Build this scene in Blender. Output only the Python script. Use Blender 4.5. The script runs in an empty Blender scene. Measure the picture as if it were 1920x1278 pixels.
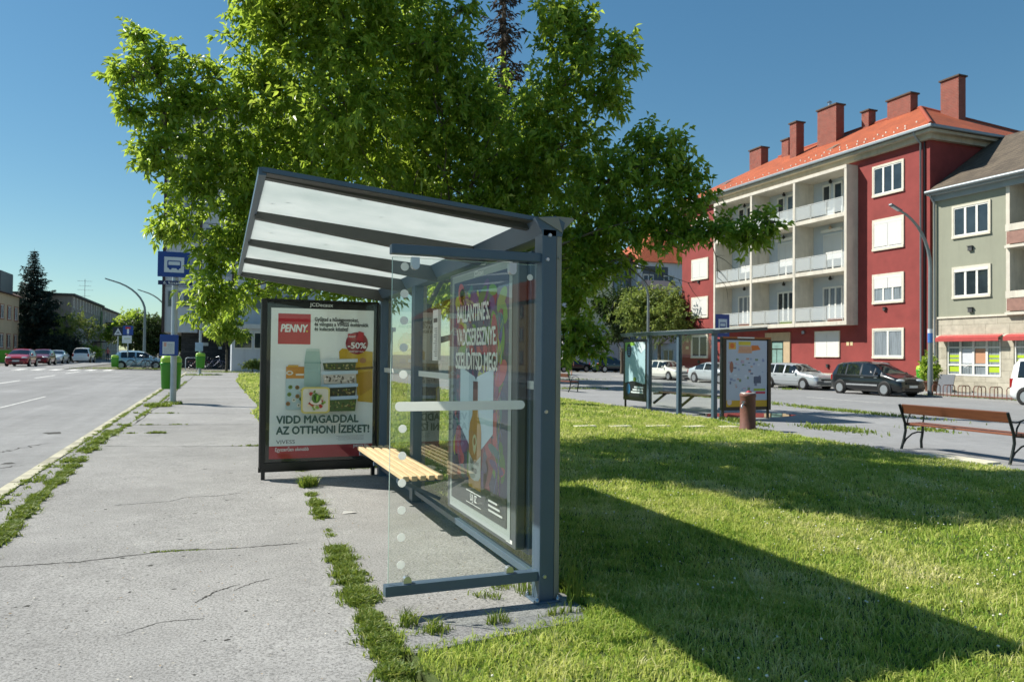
import bpy, bmesh, math, random
import numpy as np
from math import radians, sin, cos, tan, atan, atan2, pi, sqrt, hypot
from mathutils import Vector, Matrix
random.seed(7); rng = np.random.default_rng(11)
scene = bpy.context.scene
COL = scene.collection

# ------------------------------------------------------------------ camera, sky, sun, exposure
PSI, PITCH, ROLL, EYE, FPX = 0.3731, radians(1.15), radians(0.6), 1.55, 1400.0
d0 = Vector((sin(PSI), cos(PSI), 0)); r0 = Vector((cos(PSI), -sin(PSI), 0)); u0 = Vector((0, 0, 1))
dd = d0*cos(PITCH) + u0*sin(PITCH); uu = u0*cos(PITCH) - d0*sin(PITCH)
RR = r0*cos(ROLL) + uu*sin(ROLL); UU = uu*cos(ROLL) - r0*sin(ROLL)
cam = bpy.data.objects.new('camera', bpy.data.cameras.new('camera')); COL.objects.link(cam)
M = Matrix((RR, UU, -dd)).transposed().to_4x4(); M.translation = (0, 0, EYE); cam.matrix_world = M
cam.data.sensor_width = 36; cam.data.sensor_fit = 'HORIZONTAL'; cam.data.lens = FPX/1920*36
cam.data.clip_start = 0.1; cam.data.clip_end = 3000
cam.data.dof.use_dof = True; cam.data.dof.focus_distance = 6.5; cam.data.dof.aperture_fstop = 4.0
scene.camera = cam

SUN = Vector((-0.83, 0.64, 1.0)).normalized()
world = bpy.data.worlds.new('World'); scene.world = world; world.use_nodes = True
nt = world.node_tree; bg = nt.nodes['Background']
sky = nt.nodes.new('ShaderNodeTexSky'); sky.sky_type = 'NISHITA'; sky.sun_disc = False
sky.sun_elevation = math.asin(SUN.z); sky.sun_rotation = atan2(SUN.x, SUN.y)
sky.altitude = 250; sky.air_density = 1.0; sky.dust_density = 0.15; sky.ozone_density = 1.6
tint = nt.nodes.new('ShaderNodeMix'); tint.data_type = 'RGBA'; tint.blend_type = 'MULTIPLY'; tint.inputs[0].default_value = 1; tint.inputs[7].default_value = (.78, .95, .92, 1)
gam = nt.nodes.new('ShaderNodeGamma'); gam.inputs[1].default_value = 0.72; nt.links.new(sky.outputs[0], gam.inputs[0])
hsv = nt.nodes.new('ShaderNodeHueSaturation'); hsv.inputs['Saturation'].default_value = 1.42; nt.links.new(gam.outputs[0], hsv.inputs['Color'])
nt.links.new(hsv.outputs[0], tint.inputs[6]); nt.links.new(tint.outputs[2], bg.inputs[0]); bg.inputs[1].default_value = 0.103
sl = bpy.data.lights.new('sun', 'SUN'); sl.energy = 4.3; sl.angle = radians(0.53); sl.color = (1.0, 0.95, 0.86)
so = bpy.data.objects.new('sun', sl); COL.objects.link(so); so.location = (-20, 20, 40)
so.rotation_euler = (-SUN).to_track_quat('-Z', 'Y').to_euler()
scene.view_settings.view_transform = 'Standard'; scene.view_settings.look = 'None'
scene.view_settings.exposure = 0.84; scene.view_settings.gamma = 1.0
scene.render.engine = 'CYCLES'
cy = scene.cycles
cy.max_bounces = 12; cy.diffuse_bounces = 7; cy.glossy_bounces = 4; cy.transmission_bounces = 8; cy.transparent_max_bounces = 16
cy.caustics_reflective = False; cy.caustics_refractive = False
cy.use_denoising = True
try: cy.denoiser = 'OPENIMAGEDENOISE'
except Exception: pass

# ------------------------------------------------------------------ helpers
A = 0.0075                                     # the whole site falls gently to the right
def gz(x, y): return -A*(x*r0.x + y*r0.y)
def ray(px, py): return dd + RR*((px-960)/FPX) + UU*((639-py)/FPX)
def at(px, py, D): v = ray(px, py); return Vector((0, 0, EYE)) + v*D
def tag(o, label=None, cat=None, group=None, kind=None):
    for k, v in (('label', label), ('category', cat), ('group', group), ('kind', kind)):
        if v: o[k] = v
    return o
def thing(name, label, cat, loc, rz=0, group=None):
    o = bpy.data.objects.new(name, None); COL.objects.link(o)
    o.location = loc; o.rotation_euler = (0, 0, rz); o.empty_display_size = 0.2
    return tag(o, label, cat, group)
ORG = {}
class MB:
    """collects shapes; build() links them as one mesh object"""
    def __init__(s): s.v = []; s.f = []; s.m = []; s.s = []
    def add(s, vs, fs, mi=0, sm=False):
        b = len(s.v); s.v += [tuple(v) for v in vs]
        for f in fs: s.f.append([i+b for i in f]); s.m.append(mi); s.s.append(sm)
        return s
    def box(s, x0, x1, y0, y1, z0, z1, mi=0, T=None):
        vs = [(x, y, z) for x in (x0, x1) for y in (y0, y1) for z in (z0, z1)]
        if T: vs = [T(*v) for v in vs]
        return s.add(vs, [(0,1,3,2),(4,6,7,5),(0,4,5,1),(2,3,7,6),(0,2,6,4),(1,5,7,3)], mi)
    def bar(s, p, q, w, h=None, mi=0, up=(0,0,1)):
        h = h or w; p = Vector(p); q = Vector(q); d = (q-p).normalized(); up = Vector(up)
        if abs(d.dot(up)) > .98: up = Vector((0, 1, 0))
        a = d.cross(up).normalized()*w/2; b = a.cross(d).normalized()*h/2
        vs = [e+i*a+j*b for e in (p, q) for i in (-1, 1) for j in (-1, 1)]
        return s.add(vs, [(0,1,3,2),(4,6,7,5),(0,4,5,1),(2,3,7,6),(0,2,6,4),(1,5,7,3)], mi)
    def tube(s, pts, r, n=10, mi=0, cap=True, sm=True):
        pts = [Vector(p) for p in pts]; k = len(pts)
        rs = r if isinstance(r, (list, tuple)) else [r]*k
        vs = []; a = None
        for i, p in enumerate(pts):
            d = (pts[min(i+1, k-1)] - pts[max(i-1, 0)])
            d = d.normalized() if d.length > 1e-9 else Vector((0, 0, 1))
            if a is None:
                a = d.cross(Vector((0.13, 0.31, 1)) if abs(d.z) < .9 else Vector((1, .1, 0))).normalized()
            a = (a - d*a.dot(d)).normalized(); b = d.cross(a)
            vs += [p + (a*cos(2*pi*j/n) + b*sin(2*pi*j/n))*rs[i] for j in range(n)]
        s.add(vs, [(i*n+j, i*n+(j+1) % n, (i+1)*n+(j+1) % n, (i+1)*n+j) for i in range(k-1) for j in range(n)], mi, sm)
        if cap:
            s.add(vs[:n], [tuple(range(n))[::-1]], mi); s.add(vs[-n:], [tuple(range(n))], mi)
        return s
    def lathe(s, prof, c=(0,0,0), n=20, mi=0, axis='z', sm=True):
        vs = []
        for r, h in prof:
            for j in range(n):
                a = 2*pi*j/n; p = (r*cos(a), r*sin(a), h)
                if axis == 'y': p = (p[0], p[2], p[1])
                if axis == 'x': p = (p[2], p[0], p[1])
                vs.append((p[0]+c[0], p[1]+c[1], p[2]+c[2]))
        k = len(prof)
        s.add(vs, [(i*n+j, i*n+(j+1) % n, (i+1)*n+(j+1) % n, (i+1)*n+j) for i in range(k-1) for j in range(n)], mi, sm)
        if prof[0][0] > 1e-4: s.add(vs[:n], [tuple(range(n))[::-1]], mi)
        if prof[-1][0] > 1e-4: s.add(vs[-n:], [tuple(range(n))], mi)
        return s
    def prism(s, poly, T, a0, a1, mi=0):
        """poly: list of 2D points; T(u,v,a) -> xyz; extruded from a0 to a1"""
        n = len(poly); vs = [T(u, v, a0) for u, v in poly] + [T(u, v, a1) for u, v in poly]
        return s.add(vs, [tuple(range(n))[::-1], tuple(range(n, 2*n))] + [(i, (i+1) % n, n+(i+1) % n, n+i) for i in range(n)], mi)
    def quad(s, a, b, c, d, mi=0): return s.add([a, b, c, d], [(0, 1, 2, 3)], mi)
    def ball(s, c, r, mi=0, n=12, m=8, T=None):
        rx, ry, rz = r if isinstance(r, (list, tuple)) else (r, r, r); vs = []
        for i in range(m+1):
            t = pi*i/m
            for j in range(n):
                a = 2*pi*j/n; vs.append((c[0]+rx*sin(t)*cos(a), c[1]+ry*sin(t)*sin(a), c[2]+rz*cos(t)))
        return s.add(vs, [(i*n+j, (i+1)*n+j, (i+1)*n+(j+1) % n, i*n+(j+1) % n) for i in range(m) for j in range(n)], mi, True)
    def build(s, name, mats, parent=None, org=None, bevel=0, fix=True):
        """org: world-space origin to subtract (unrotated parents); None keeps the coordinates local"""
        me = bpy.data.meshes.new(name)
        o3 = org or (0, 0, 0)
        me.from_pydata([(v[0]-o3[0], v[1]-o3[1], v[2]-o3[2]) for v in s.v], [], s.f)
        for m in (mats if isinstance(mats, (list, tuple)) else [mats]): me.materials.append(m)
        me.polygons.foreach_set('material_index', s.m); me.polygons.foreach_set('use_smooth', s.s)
        if fix or bevel:
            bm = bmesh.new(); bm.from_mesh(me)
            if fix: bmesh.ops.recalc_face_normals(bm, faces=bm.faces)
            if bevel:
                es = [e for e in bm.edges if len(e.link_faces) == 2 and e.calc_face_angle(0) > radians(50)]
                bmesh.ops.bevel(bm, geom=es, offset=bevel, segments=2, affect='EDGES', profile=0.5, clamp_overlap=True)
            bm.to_mesh(me); bm.free()
        me.update()
        o = bpy.data.objects.new(name, me); COL.objects.link(o)
        if parent: o.parent = parent
        return o
def copy_tree(o, parent=None):
    c = o.copy(); COL.objects.link(c)
    if parent: c.parent = parent
    for ch in list(o.children): copy_tree(ch, c)
    return c
def hx(s):
    s = s.lstrip('#'); c = [int(s[i:i+2], 16)/255 for i in (0, 2, 4)]
    return tuple(x/12.92 if x <= .04045 else ((x+.055)/1.055)**2.4 for x in c)

# ------------------------------------------------------------------ materials
def new_mat(name):
    m = bpy.data.materials.new(name); m.use_nodes = True
    return m, m.node_tree, m.node_tree.nodes['Principled BSDF']
def nod(t, kind, **kw):
    n = t.nodes.new(kind)
    for k, v in kw.items(): setattr(n, k, v)
    return n
def coords(t, sc=(1, 1, 1), src='Object'):
    tc = nod(t, 'ShaderNodeTexCoord'); mp = nod(t, 'ShaderNodeMapping'); mp.inputs['Scale'].default_value = sc
    t.links.new(tc.outputs[src], mp.inputs[0]); return mp.outputs[0]
def noise(t, vec, scale, detail=5, rough=.6):
    n = nod(t, 'ShaderNodeTexNoise'); n.inputs['Scale'].default_value = scale
    n.inputs['Detail'].default_value = detail; n.inputs['Roughness'].default_value = rough
    t.links.new(vec, n.inputs['Vector']); return n.outputs['Fac']
def ramp(t, fac, stops, interp='LINEAR'):
    r = nod(t, 'ShaderNodeValToRGB'); cr = r.color_ramp; cr.interpolation = interp
    while len(cr.elements) < len(stops): cr.elements.new(.5)
    for e, (p, c) in zip(cr.elements, stops): e.position = p; e.color = (*c, 1) if len(c) == 3 else c
    t.links.new(fac, r.inputs[0]); return r.outputs[0]
def mixc(t, fac, a, b, mode='MIX'):
    n = nod(t, 'ShaderNodeMix', data_type='RGBA', blend_type=mode)
    for sock, v in ((n.inputs[0], fac), (n.inputs[6], a), (n.inputs[7], b)):
        if hasattr(v, 'is_linked'): t.links.new(v, sock)
        elif isinstance(v, (int, float)): sock.default_value = v
        else: sock.default_value = (*v, 1)
    return n.outputs[2]
def bump(t, b, h, strength=.3, dist=.01):
    n = nod(t, 'ShaderNodeBump'); n.inputs['Strength'].default_value = strength; n.inputs['Distance'].default_value = dist
    t.links.new(h, n.inputs['Height']); t.links.new(n.outputs[0], b.inputs['Normal'])
CACHE = {}
def mat(name, col, rough=.6, metal=0., var=.12, scale=6., spec=.5, bmp=0., stretch=(1,1,1), coat=0., streak=0.):
    """plain surface with uneven tone; streak adds vertical weathering of its own shape"""
    if name in CACHE: return CACHE[name]
    m, t, b = new_mat(name); c = hx(col) if isinstance(col, str) else col
    v = coords(t, stretch); f = noise(t, v, scale)
    o = ramp(t, f, [(.25, [x*(1-var) for x in c]), (.75, [min(1, x*(1+var)) for x in c])])
    if streak:
        f2 = noise(t, coords(t, (1.3, 1.3, .12)), 2.2, 6, .7)
        o = mixc(t, ramp(t, f2, [(.48, (0,0,0)), (.7, (streak,)*3)]), o, [x*.55 for x in c])
    t.links.new(o, b.inputs['Base Color'])
    b.inputs['Roughness'].default_value = rough; b.inputs['Metallic'].default_value = metal
    b.inputs['Specular IOR Level'].default_value = spec
    if coat: b.inputs['Coat Weight'].default_value = coat; b.inputs['Coat Roughness'].default_value = .06
    if bmp: bump(t, b, noise(t, v, scale*4), bmp, .02)
    CACHE[name] = m; return m
def flat(col, rough=.45):
    k = 'ink_'+col.lstrip('#')
    return mat(k, col, rough, var=.03, scale=3)
def glass_mat(name, tint=(.93, .97, .95), ior=1.5, gloss=1.):
    m, t, b = new_mat(name); t.nodes.remove(b)
    lw = nod(t, 'ShaderNodeLayerWeight'); lw.inputs[0].default_value = .5
    pw = nod(t, 'ShaderNodeMath', operation='POWER'); pw.inputs[1].default_value = 5; t.links.new(lw.outputs['Facing'], pw.inputs[0])
    fr = nod(t, 'ShaderNodeMath', operation='MULTIPLY_ADD'); fr.inputs[1].default_value = .9; fr.inputs[2].default_value = .05; t.links.new(pw.outputs[0], fr.inputs[0])
    ge = nod(t, 'ShaderNodeNewGeometry'); iv = nod(t, 'ShaderNodeMath', operation='SUBTRACT'); iv.inputs[0].default_value = 1; t.links.new(ge.outputs['Backfacing'], iv.inputs[1])
    f2 = nod(t, 'ShaderNodeMath', operation='MULTIPLY'); t.links.new(fr.outputs[0], f2.inputs[0]); t.links.new(iv.outputs[0], f2.inputs[1]); fr = f2
    tr = nod(t, 'ShaderNodeBsdfTransparent'); tr.inputs[0].default_value = (*tint, 1)
    gl = nod(t, 'ShaderNodeBsdfGlossy'); gl.inputs['Roughness'].default_value = .01; gl.inputs[0].default_value = (gloss,)*3+(1,)
    mx = nod(t, 'ShaderNodeMixShader'); out = t.nodes['Material Output']
    t.links.new(fr.outputs[0], mx.inputs[0]); t.links.new(tr.outputs[0], mx.inputs[1]); t.links.new(gl.outputs[0], mx.inputs[2])
    t.links.new(mx.outputs[0], out.inputs[0]); return m
def asphalt(name, c, patch=.16, grit=.35, specks=True, lanes=0.):
    m, t, b = new_mat(name); v = coords(t)
    big = noise(t, v, .35, 6, .65); mid = noise(t, v, 3.2, 5, .7); fine = noise(t, v, 70, 4, .8); vf = noise(t, v, 85, 3, .75)
    o = ramp(t, big, [(.3, [x*(1-patch) for x in c]), (.7, [x*(1+patch) for x in c])])
    o = mixc(t, 1., o, ramp(t, mid, [(.3, (.88,)*3), (.7, (1.08,)*3)]), 'MULTIPLY')
    o = mixc(t, 1., o, ramp(t, fine, [(.32, (1-grit,)*3), (.5, (1,)*3), (.72, (1+grit*.6,)*3)]), 'MULTIPLY')
    if specks:
        o = mixc(t, ramp(t, vf, [(.62, (0,)*3), (.72, (.6,)*3)]), o, (.5, .48, .44))
        o = mixc(t, ramp(t, vf, [(.27, (.6,)*3), (.36, (0,)*3)]), o, (.05, .05, .05))
    if lanes:
        o = mixc(t, 1., o, ramp(t, noise(t, coords(t, (1.1, .035, 1)), 1.3, 6, .65), [(.35, (1-lanes,)*3), (.65, (1+lanes,)*3)]), 'MULTIPLY')
        o = mixc(t, ramp(t, noise(t, coords(t, (1, .4, 1)), .22, 3, .5), [(.55, (0,)*3), (.57, (.35,)*3)]), o, [x*.72 for x in c])
    t.links.new(o, b.inputs['Base Color']); b.inputs['Roughness'].default_value = .92; b.inputs['Specular IOR Level'].default_value = .25
    bump(t, b, fine, .5, .006); return m
def leaf_mat(name, stops, trans=.35, tcol=(.25, .42, .04), rough=.42, spec=.45):
    m, t, b = new_mat(name)
    at_ = nod(t, 'ShaderNodeAttribute', attribute_name='var'); out = t.nodes['Material Output']
    c = ramp(t, at_.outputs['Fac'], stops); t.links.new(c, b.inputs['Base Color'])
    b.inputs['Roughness'].default_value = rough; b.inputs['Specular IOR Level'].default_value = spec
    tr = nod(t, 'ShaderNodeBsdfTranslucent'); t.links.new(mixc(t, .5, c, tcol), tr.inputs[0])
    mx = nod(t, 'ShaderNodeMixShader'); mx.inputs[0].default_value = trans
    t.links.new(b.outputs[0], mx.inputs[1]); t.links.new(tr.outputs[0], mx.inputs[2]); t.links.new(mx.outputs[0], out.inputs[0])
    return m
def brick_mat(name, c1, c2, mortar, scale=1., w=.26, h=.075, bmp=.4, rough=.85, ms=.012, src='Object', swap='xz'):
    m, t, b = new_mat(name)
    tc = nod(t, 'ShaderNodeTexCoord'); sx = nod(t, 'ShaderNodeSeparateXYZ'); t.links.new(tc.outputs[src], sx.inputs[0])
    ad = nod(t, 'ShaderNodeMath', operation='ADD'); t.links.new(sx.outputs[0], ad.inputs[0]); t.links.new(sx.outputs[1], ad.inputs[1])
    cb = nod(t, 'ShaderNodeCombineXYZ'); t.links.new(ad.outputs[0], cb.inputs[0]); t.links.new(sx.outputs[2], cb.inputs[1])
    br = nod(t, 'ShaderNodeTexBrick'); t.links.new(cb.outputs[0], br.inputs['Vector'])
    br.inputs['Scale'].default_value = scale; br.inputs['Brick Width'].default_value = w; br.inputs['Row Height'].default_value = h
    br.inputs['Mortar Size'].default_value = ms; br.inputs['Mortar'].default_value = (*mortar, 1)
    br.inputs['Color1'].default_value = (*c1, 1); br.inputs['Color2'].default_value = (*c2, 1)
    n = noise(t, coords(t), 3, 5)
    o = mixc(t, 1., br.outputs[0], ramp(t, n, [(.3, (.8,)*3), (.7, (1.15,)*3)]), 'MULTIPLY')
    t.links.new(o, b.inputs['Base Color']); b.inputs['Roughness'].default_value = rough
    n2 = nod(t, 'ShaderNodeBump'); n2.inputs['Strength'].default_value = bmp; n2.inputs['Distance'].default_value = .01; n2.invert = True
    t.links.new(br.outputs['Fac'], n2.inputs['Height']); t.links.new(n2.outputs[0], b.inputs['Normal']); return m
def curtain_mat(name, c):
    m, t, b = new_mat(name); v = coords(t, (9, 9, .35))
    f = noise(t, v, 1.6, 3, .5)
    t.links.new(ramp(t, f, [(.35, [x*.45 for x in c]), (.5, c), (.68, [x*.6 for x in c])]), b.inputs['Base Color'])
    b.inputs['Roughness'].default_value = .08; b.inputs['Specular IOR Level'].default_value = .9; return m
def pane_mat(name, c):
    m, t, b = new_mat(name); f = noise(t, coords(t), 1.1, 3)
    t.links.new(ramp(t, f, [(.3, [x*.5 for x in c]), (.7, c)]), b.inputs['Base Color'])
    b.inputs['Roughness'].default_value = .03; b.inputs['Specular IOR Level'].default_value = .8; return m

STEEL = mat('steel_paint', '#4d6070', .4, .1, .05, 5, .5)
STEEL2 = mat('steel_edge', '#8d8c84', .5, .3, .06, 8)
BLACK = mat('black_paint', '#101213', .3, 0, .1, 5)
RUBBER = mat('rubber', '#141414', .85, 0, .1, 20)
CHROME = mat('brushed_metal', '#b9bcc0', .3, .9, .08, 20)
ZINC = mat('zinc_pipe', '#8b9498', .45, .5, .1, 4)
GLASS = glass_mat('clear_glass', (.972, .988, .978))
PANE = pane_mat('window_glass', (.035, .05, .06))
PANE2 = curtain_mat('curtained_glass', (.26, .30, .33))
WHITE = mat('white_frame', '#dcdcd6', .5, 0, .06, 4)
SHUT = mat('shutter_white', '#d9d8d0', .55, 0, .05, 3, stretch=(1,1,14))

# ------------------------------------------------------------------ dense meshes (blades, leaves)
def trimesh(name, V, T, var, m, parent=None, org=None):
    V = np.asarray(V, np.float32).reshape(-1, 3); T = np.asarray(T, np.int32).reshape(-1, 3)
    if org is not None: V = V - np.asarray(org, np.float32)
    me = bpy.data.meshes.new(name); n = len(T)
    me.vertices.add(len(V)); me.vertices.foreach_set('co', V.ravel())
    me.loops.add(3*n); me.loops.foreach_set('vertex_index', T.ravel())
    me.polygons.add(n); me.polygons.foreach_set('loop_start', np.arange(0, 3*n, 3, dtype=np.int32))
    me.update(calc_edges=True)
    a = me.attributes.new('var', 'FLOAT', 'FACE'); a.data.foreach_set('value', np.asarray(var, np.float32))
    me.materials.append(m); o = bpy.data.objects.new(name, me); COL.objects.link(o)
    if parent: o.parent = parent
    return o
def gzv(x, y): return -A*(x*r0.x + y*r0.y)
def blades(x, y, h, w, lean=.55, dz=0., v0=None):
    """one bent blade per point: arrays -> (V, T, var)"""
    n = len(x); a = rng.uniform(0, 2*pi, n); la = rng.uniform(0, 2*pi, n)
    L = h*rng.uniform(.15, lean*1.6, n); z = gzv(x, y)+dz
    c, s = np.cos(a)*w/2, np.sin(a)*w/2; lx, ly = np.cos(la)*L, np.sin(la)*L
    V = np.empty((n, 5, 3), np.float32)
    V[:, 0] = np.stack([x-c, y-s, z-.01], 1); V[:, 1] = np.stack([x+c, y+s, z-.01], 1)
    V[:, 2] = np.stack([x-c*.8+lx*.35, y-s*.8+ly*.35, z+h*.6], 1); V[:, 3] = np.stack([x+c*.8+lx*.35, y+s*.8+ly*.35, z+h*.6], 1)
    V[:, 4] = np.stack([x+lx, y+ly, z+h*rng.uniform(.75, 1.0, n)], 1)
    T = np.array([[0,1,3],[0,3,2],[2,3,4]], np.int32)[None]+5*np.arange(n, dtype=np.int32)[:, None, None]
    v = rng.uniform(0, 1, n) if v0 is None else v0
    return V.reshape(-1, 3), T.reshape(-1, 3), np.repeat(v, 3)
def join(parts):
    Vs, Ts, vs = [], [], []; b = 0
    for V, T, v in parts: Vs.append(V); Ts.append(T+b); vs.append(v); b += len(V)
    return np.concatenate(Vs), np.concatenate(Ts), np.concatenate(vs)
def lump(x, y, s, k):
    """cheap smooth value noise, 0..1"""
    r = np.random.default_rng(k); t = np.zeros_like(x)
    for i in range(7):
        a = r.uniform(0, 2*pi); f = r.uniform(.5, 1.6)/s
        t += np.sin((x*np.cos(a)+y*np.sin(a))*f*2*pi + r.uniform(0, 6.3))
    return np.clip(.5+t/6, 0, 1)

# ------------------------------------------------------------------ ground
def sheet(name, poly, top, m, bottom=None, kind='structure'):
    b = MB(); n = len(poly)
    vs = [(x, y, gz(x, y)+top) for x, y in poly]
    if bottom is None: b.add(vs, [tuple(range(n))])
    else:
        vs += [(x, y, gz(x, y)+bottom) for x, y in poly]
        b.add(vs, [tuple(range(n))]+[(i, (i+1) % n, n+(i+1) % n, n+i) for i in range(n)])
    o = b.build(name, m); return tag(o, kind=kind)
EARTH = asphalt('earth_verge', (.16, .155, .13), .2, .3, False)
ROAD = asphalt('road_asphalt', (.25, .252, .25), .13, .3, lanes=.1)
WALK = asphalt('pavement_asphalt', (.287, .284, .273), .2, .75)
PADM = asphalt('pad_asphalt', (.285, .283, .27), .18, .75)
GRAV = asphalt('gravel', (.24, .24, .235), .2, .75)
SQ = asphalt('square_asphalt', (.27, .274, .275), .12, .22)
SOIL = asphalt('lawn_soil', (.08, .11, .03), .3, .4, False)
sheet('ground', [(-700, -300), (900, -300), (900, 1500), (-700, 1500)], -.13, EARTH)
sheet('road', [(-13.5, -60), (-2.2, -60), (-2.2, 57.2), (26, 57.2), (26, 64.5), (-3.5, 64.5), (-3.5, 66.0), (-11.2, 66.0), (-11.2, 140), (-17.5, 140), (-17.5, -60)], -.09, ROAD)
WK = [(-2.06, -20), (.82, -20), (.82, 3.4), (.84, 5.5), (.88, 7), (.93, 8.7), (.98, 10.2), (.8, 20), (1.05, 22.6), (.9, 32), (.82, 40), (1.3, 55), (1.2, 57), (-2.06, 57)]
sheet('pavement', WK, 0., WALK, -.12)
sheet('kerb', [(-2.2, -20), (-2.06, -20), (-2.06, 57.1), (-2.2, 57.1)], .012, mat('kerb_stone', '#aeaa94', .9, 0, .45, 3, bmp=.4), -.12)
PADP = [(.9, 4.12), (2.12, 4.12), (2.16, 10.3), (.98, 10.3), (.93, 8.7), (.88, 7), (.85, 5.5)]
sheet('shelter_pad', PADP, .006, PADM, -.1)
sheet('gravel_strip', [(.97, 3.80), (2.06, 3.97), (2.08, 4.125), (.93, 4.122)], .008, GRAV, -.1)
LAWN = [(.825, -20), (11.2, -20), (11.05, 7), (10.95, 9.4), (11.2, 12), (11.45, 14.2), (11.95, 16.2), (12.0, 27), (9.5, 31), (8, 56.5), (1.3, 56.5), (1.3, 55), (.83, 40), (.91, 32), (1.06, 22.6), (.81, 20), (.985, 10.25)]
sheet('lawn', LAWN, -.004, SOIL, -.125)
sheet('square', [(11.18, -20), (19.2, -20), (19.2, 57), (8.2, 57), (9.6, 31), (12.05, 27), (12.0, 16.2), (11.5, 14.2), (11.25, 12), (11.0, 9.4), (11.1, 7)], -.01, SQ, -.12)
sheet('street', [(19.2, -60), (31.5, -60), (31.5, 57), (45, 60), (45, 72), (19.2, 64.5)], -.035, asphalt('street_asphalt', (.25, .255, .255), .12, .22))
sheet('footpath', [(31.5, -60), (37.9, -60), (37.9, 57), (31.5, 57)], .03, asphalt('footpath_asphalt', (.30, .30, .29), .12, .2), -.1)
# painted lines on the road
PAINT = mat('road_paint', '#d7d7d2', .8, 0, .18, 3)
b = MB()
def flat_strip(b, x0, y0, x1, y1, w, top, mi=0):
    d = Vector((x1-x0, y1-y0)).normalized(); nx, ny = -d.y*w/2, d.x*w/2
    b.add([(x, y, gz(x, y)+top) for x, y in ((x0-nx, y0-ny), (x0+nx, y0+ny), (x1+nx, y1+ny), (x1-nx, y1-ny))], [(0, 1, 2, 3)], mi)
for y0 in (38, 46.5, 55): flat_strip(b, -9.15, y0, -9.1, y0+5.0, .14, -.085)
for i in range(6): flat_strip(b, -13.6+i*1.15, 62.6, -13.6+i*1.15, 65.6, .55, -.085)
flat_strip(b, -8.6, 60.2, -6.5, 60.2, .35, -.085); flat_strip(b, -17, 60, -9.4, 58.6, .18, -.085)
flat_strip(b, -5.5, 20.5, -5.4, 29, .06, -.085)
flat_strip(b, 24.2, 40, 24.2, 44, .12, -.03); flat_strip(b, 24.2, 31, 24.2, 35, .12, -.03); flat_strip(b, 24.2, 22, 24.2, 26, .12, -.03)
tag(b.build('road_markings', PAINT, fix=False), kind='structure')
# cracks, joints and pock marks in the pavement: dark slits lying on it
DARK = mat('crack_dark', '#2c2b26', .95, 0, .3, 30)
def crack(b, pts, w, jig=.02, seg=14):
    pts = [Vector((x, y, 0)) for x, y in pts]; P = []
    for p, q in zip(pts, pts[1:]):
        for i in range(seg): P.append(p.lerp(q, i/seg))
    P.append(pts[-1]); L = []; R_ = []; n = len(P)
    for i, p in enumerate(P):
        d = (P[min(i+1, n-1)]-P[max(i-1, 0)]).normalized(); nn = Vector((-d.y, d.x, 0))
        p = p + nn*random.uniform(-jig, jig); ww = w*random.uniform(.25, 1.15)*(1 if 0 < i < n-1 else .1)
        for S, sg in ((L, 1), (R_, -1)):
            q = p+nn*ww/2*sg; S.append((q.x, q.y, gz(q.x, q.y)+.0012))
    b.add(L+R_, [(i, i+1, n+i+1, n+i) for i in range(n-1)])
b = MB()
crack(b, [(-1.6, 6.22), (-1.42, 6.24), (-.92, 6.22), (-.47, 6.33), (-.25, 6.36), (.1, 6.29), (.5, 6.30), (.62, 6.3)], .024, .008)
crack(b, [(-.95, 8.35), (-.45, 8.42), (-.3, 8.62), (.0, 8.6), (.25, 8.72)], .016, .008)
crack(b, [(-.12, 5.0), (.0, 5.2), (.15, 5.32)], .016, .008); crack(b, [(-.5, 4.55), (-.28, 4.72), (-.05, 4.7)], .008, .008)
crack(b, [(.1, 5.18), (.25, 5.33), (.36, 5.38)], .010, .008)
crack(b, [(-1.7, 13.45), (-.6, 13.15), (.6, 12.95)], .05, .02); crack(b, [(-2.0, 17.1), (-.6, 16.95), (.78, 16.8)], .06, .02)
crack(b, [(-1.9, 20.2), (.9, 19.7)], .07, .02); crack(b, [(-1.9, 26.2), (.9, 25.9)], .07, .02); crack(b, [(-1.9, 34), (.85, 33.5)], .08, .02)
crack(b, [(-1.62, 17.1), (-1.5, 24), (-1.45, 40), (-1.4, 52)], .05, .03)
for k in range(230):
    x, y = random.uniform(-1.3, .75), 3.2+9*random.random()**1.5; r_ = random.choice([.004, .005, .006, .007, .012])*random.uniform(.7, 1.4)
    n = 7; a0 = random.uniform(0, 6)
    pts = []
    for j in range(n):
        a = a0+2*pi*j/n; rr = r_*random.uniform(.5, 1.3); px, py = x+1.4*rr*cos(a), y+rr*sin(a)
        pts.append((px, py, gz(px, py)+.0012))
    b.add(pts, [tuple(range(n))])
for k in range(46):
    y = 7+k*1.0; b.add([(x, yy, gz(x, yy)+.0135) for x, yy in ((-2.2, y), (-2.06, y), (-2.06, y+.018), (-2.2, y+.018))], [(0, 1, 2, 3)])
tag(b.build('pavement_cracks', DARK, fix=False), kind='structure')
b = MB()
crack(b, [(-3.6, 13.2), (-3.1, 13.9), (-2.7, 14.9)], .05, .08); crack(b, [(-4.2, 10.6), (-3.2, 11.5), (-2.5, 12.2)], .05, .08)
for v_ in list(range(len(b.v))): b.v[v_] = (b.v[v_][0], b.v[v_][1], b.v[v_][2]-.0895)
for cx, cy_, r_ in ((-2.95, 16.6, .2), (-2.75, 12.4, .1)):
    pts = [(cx+random.uniform(.4, 1.1)*r_*cos(j*.63), cy_+random.uniform(.5, 1.3)*r_*sin(j*.63)) for j in range(10)]
    b.add([(x, y, gz(x, y)-.0885) for x, y in pts], [tuple(range(10))])
tag(b.build('road_cracks', DARK, fix=False), kind='structure')
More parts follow.
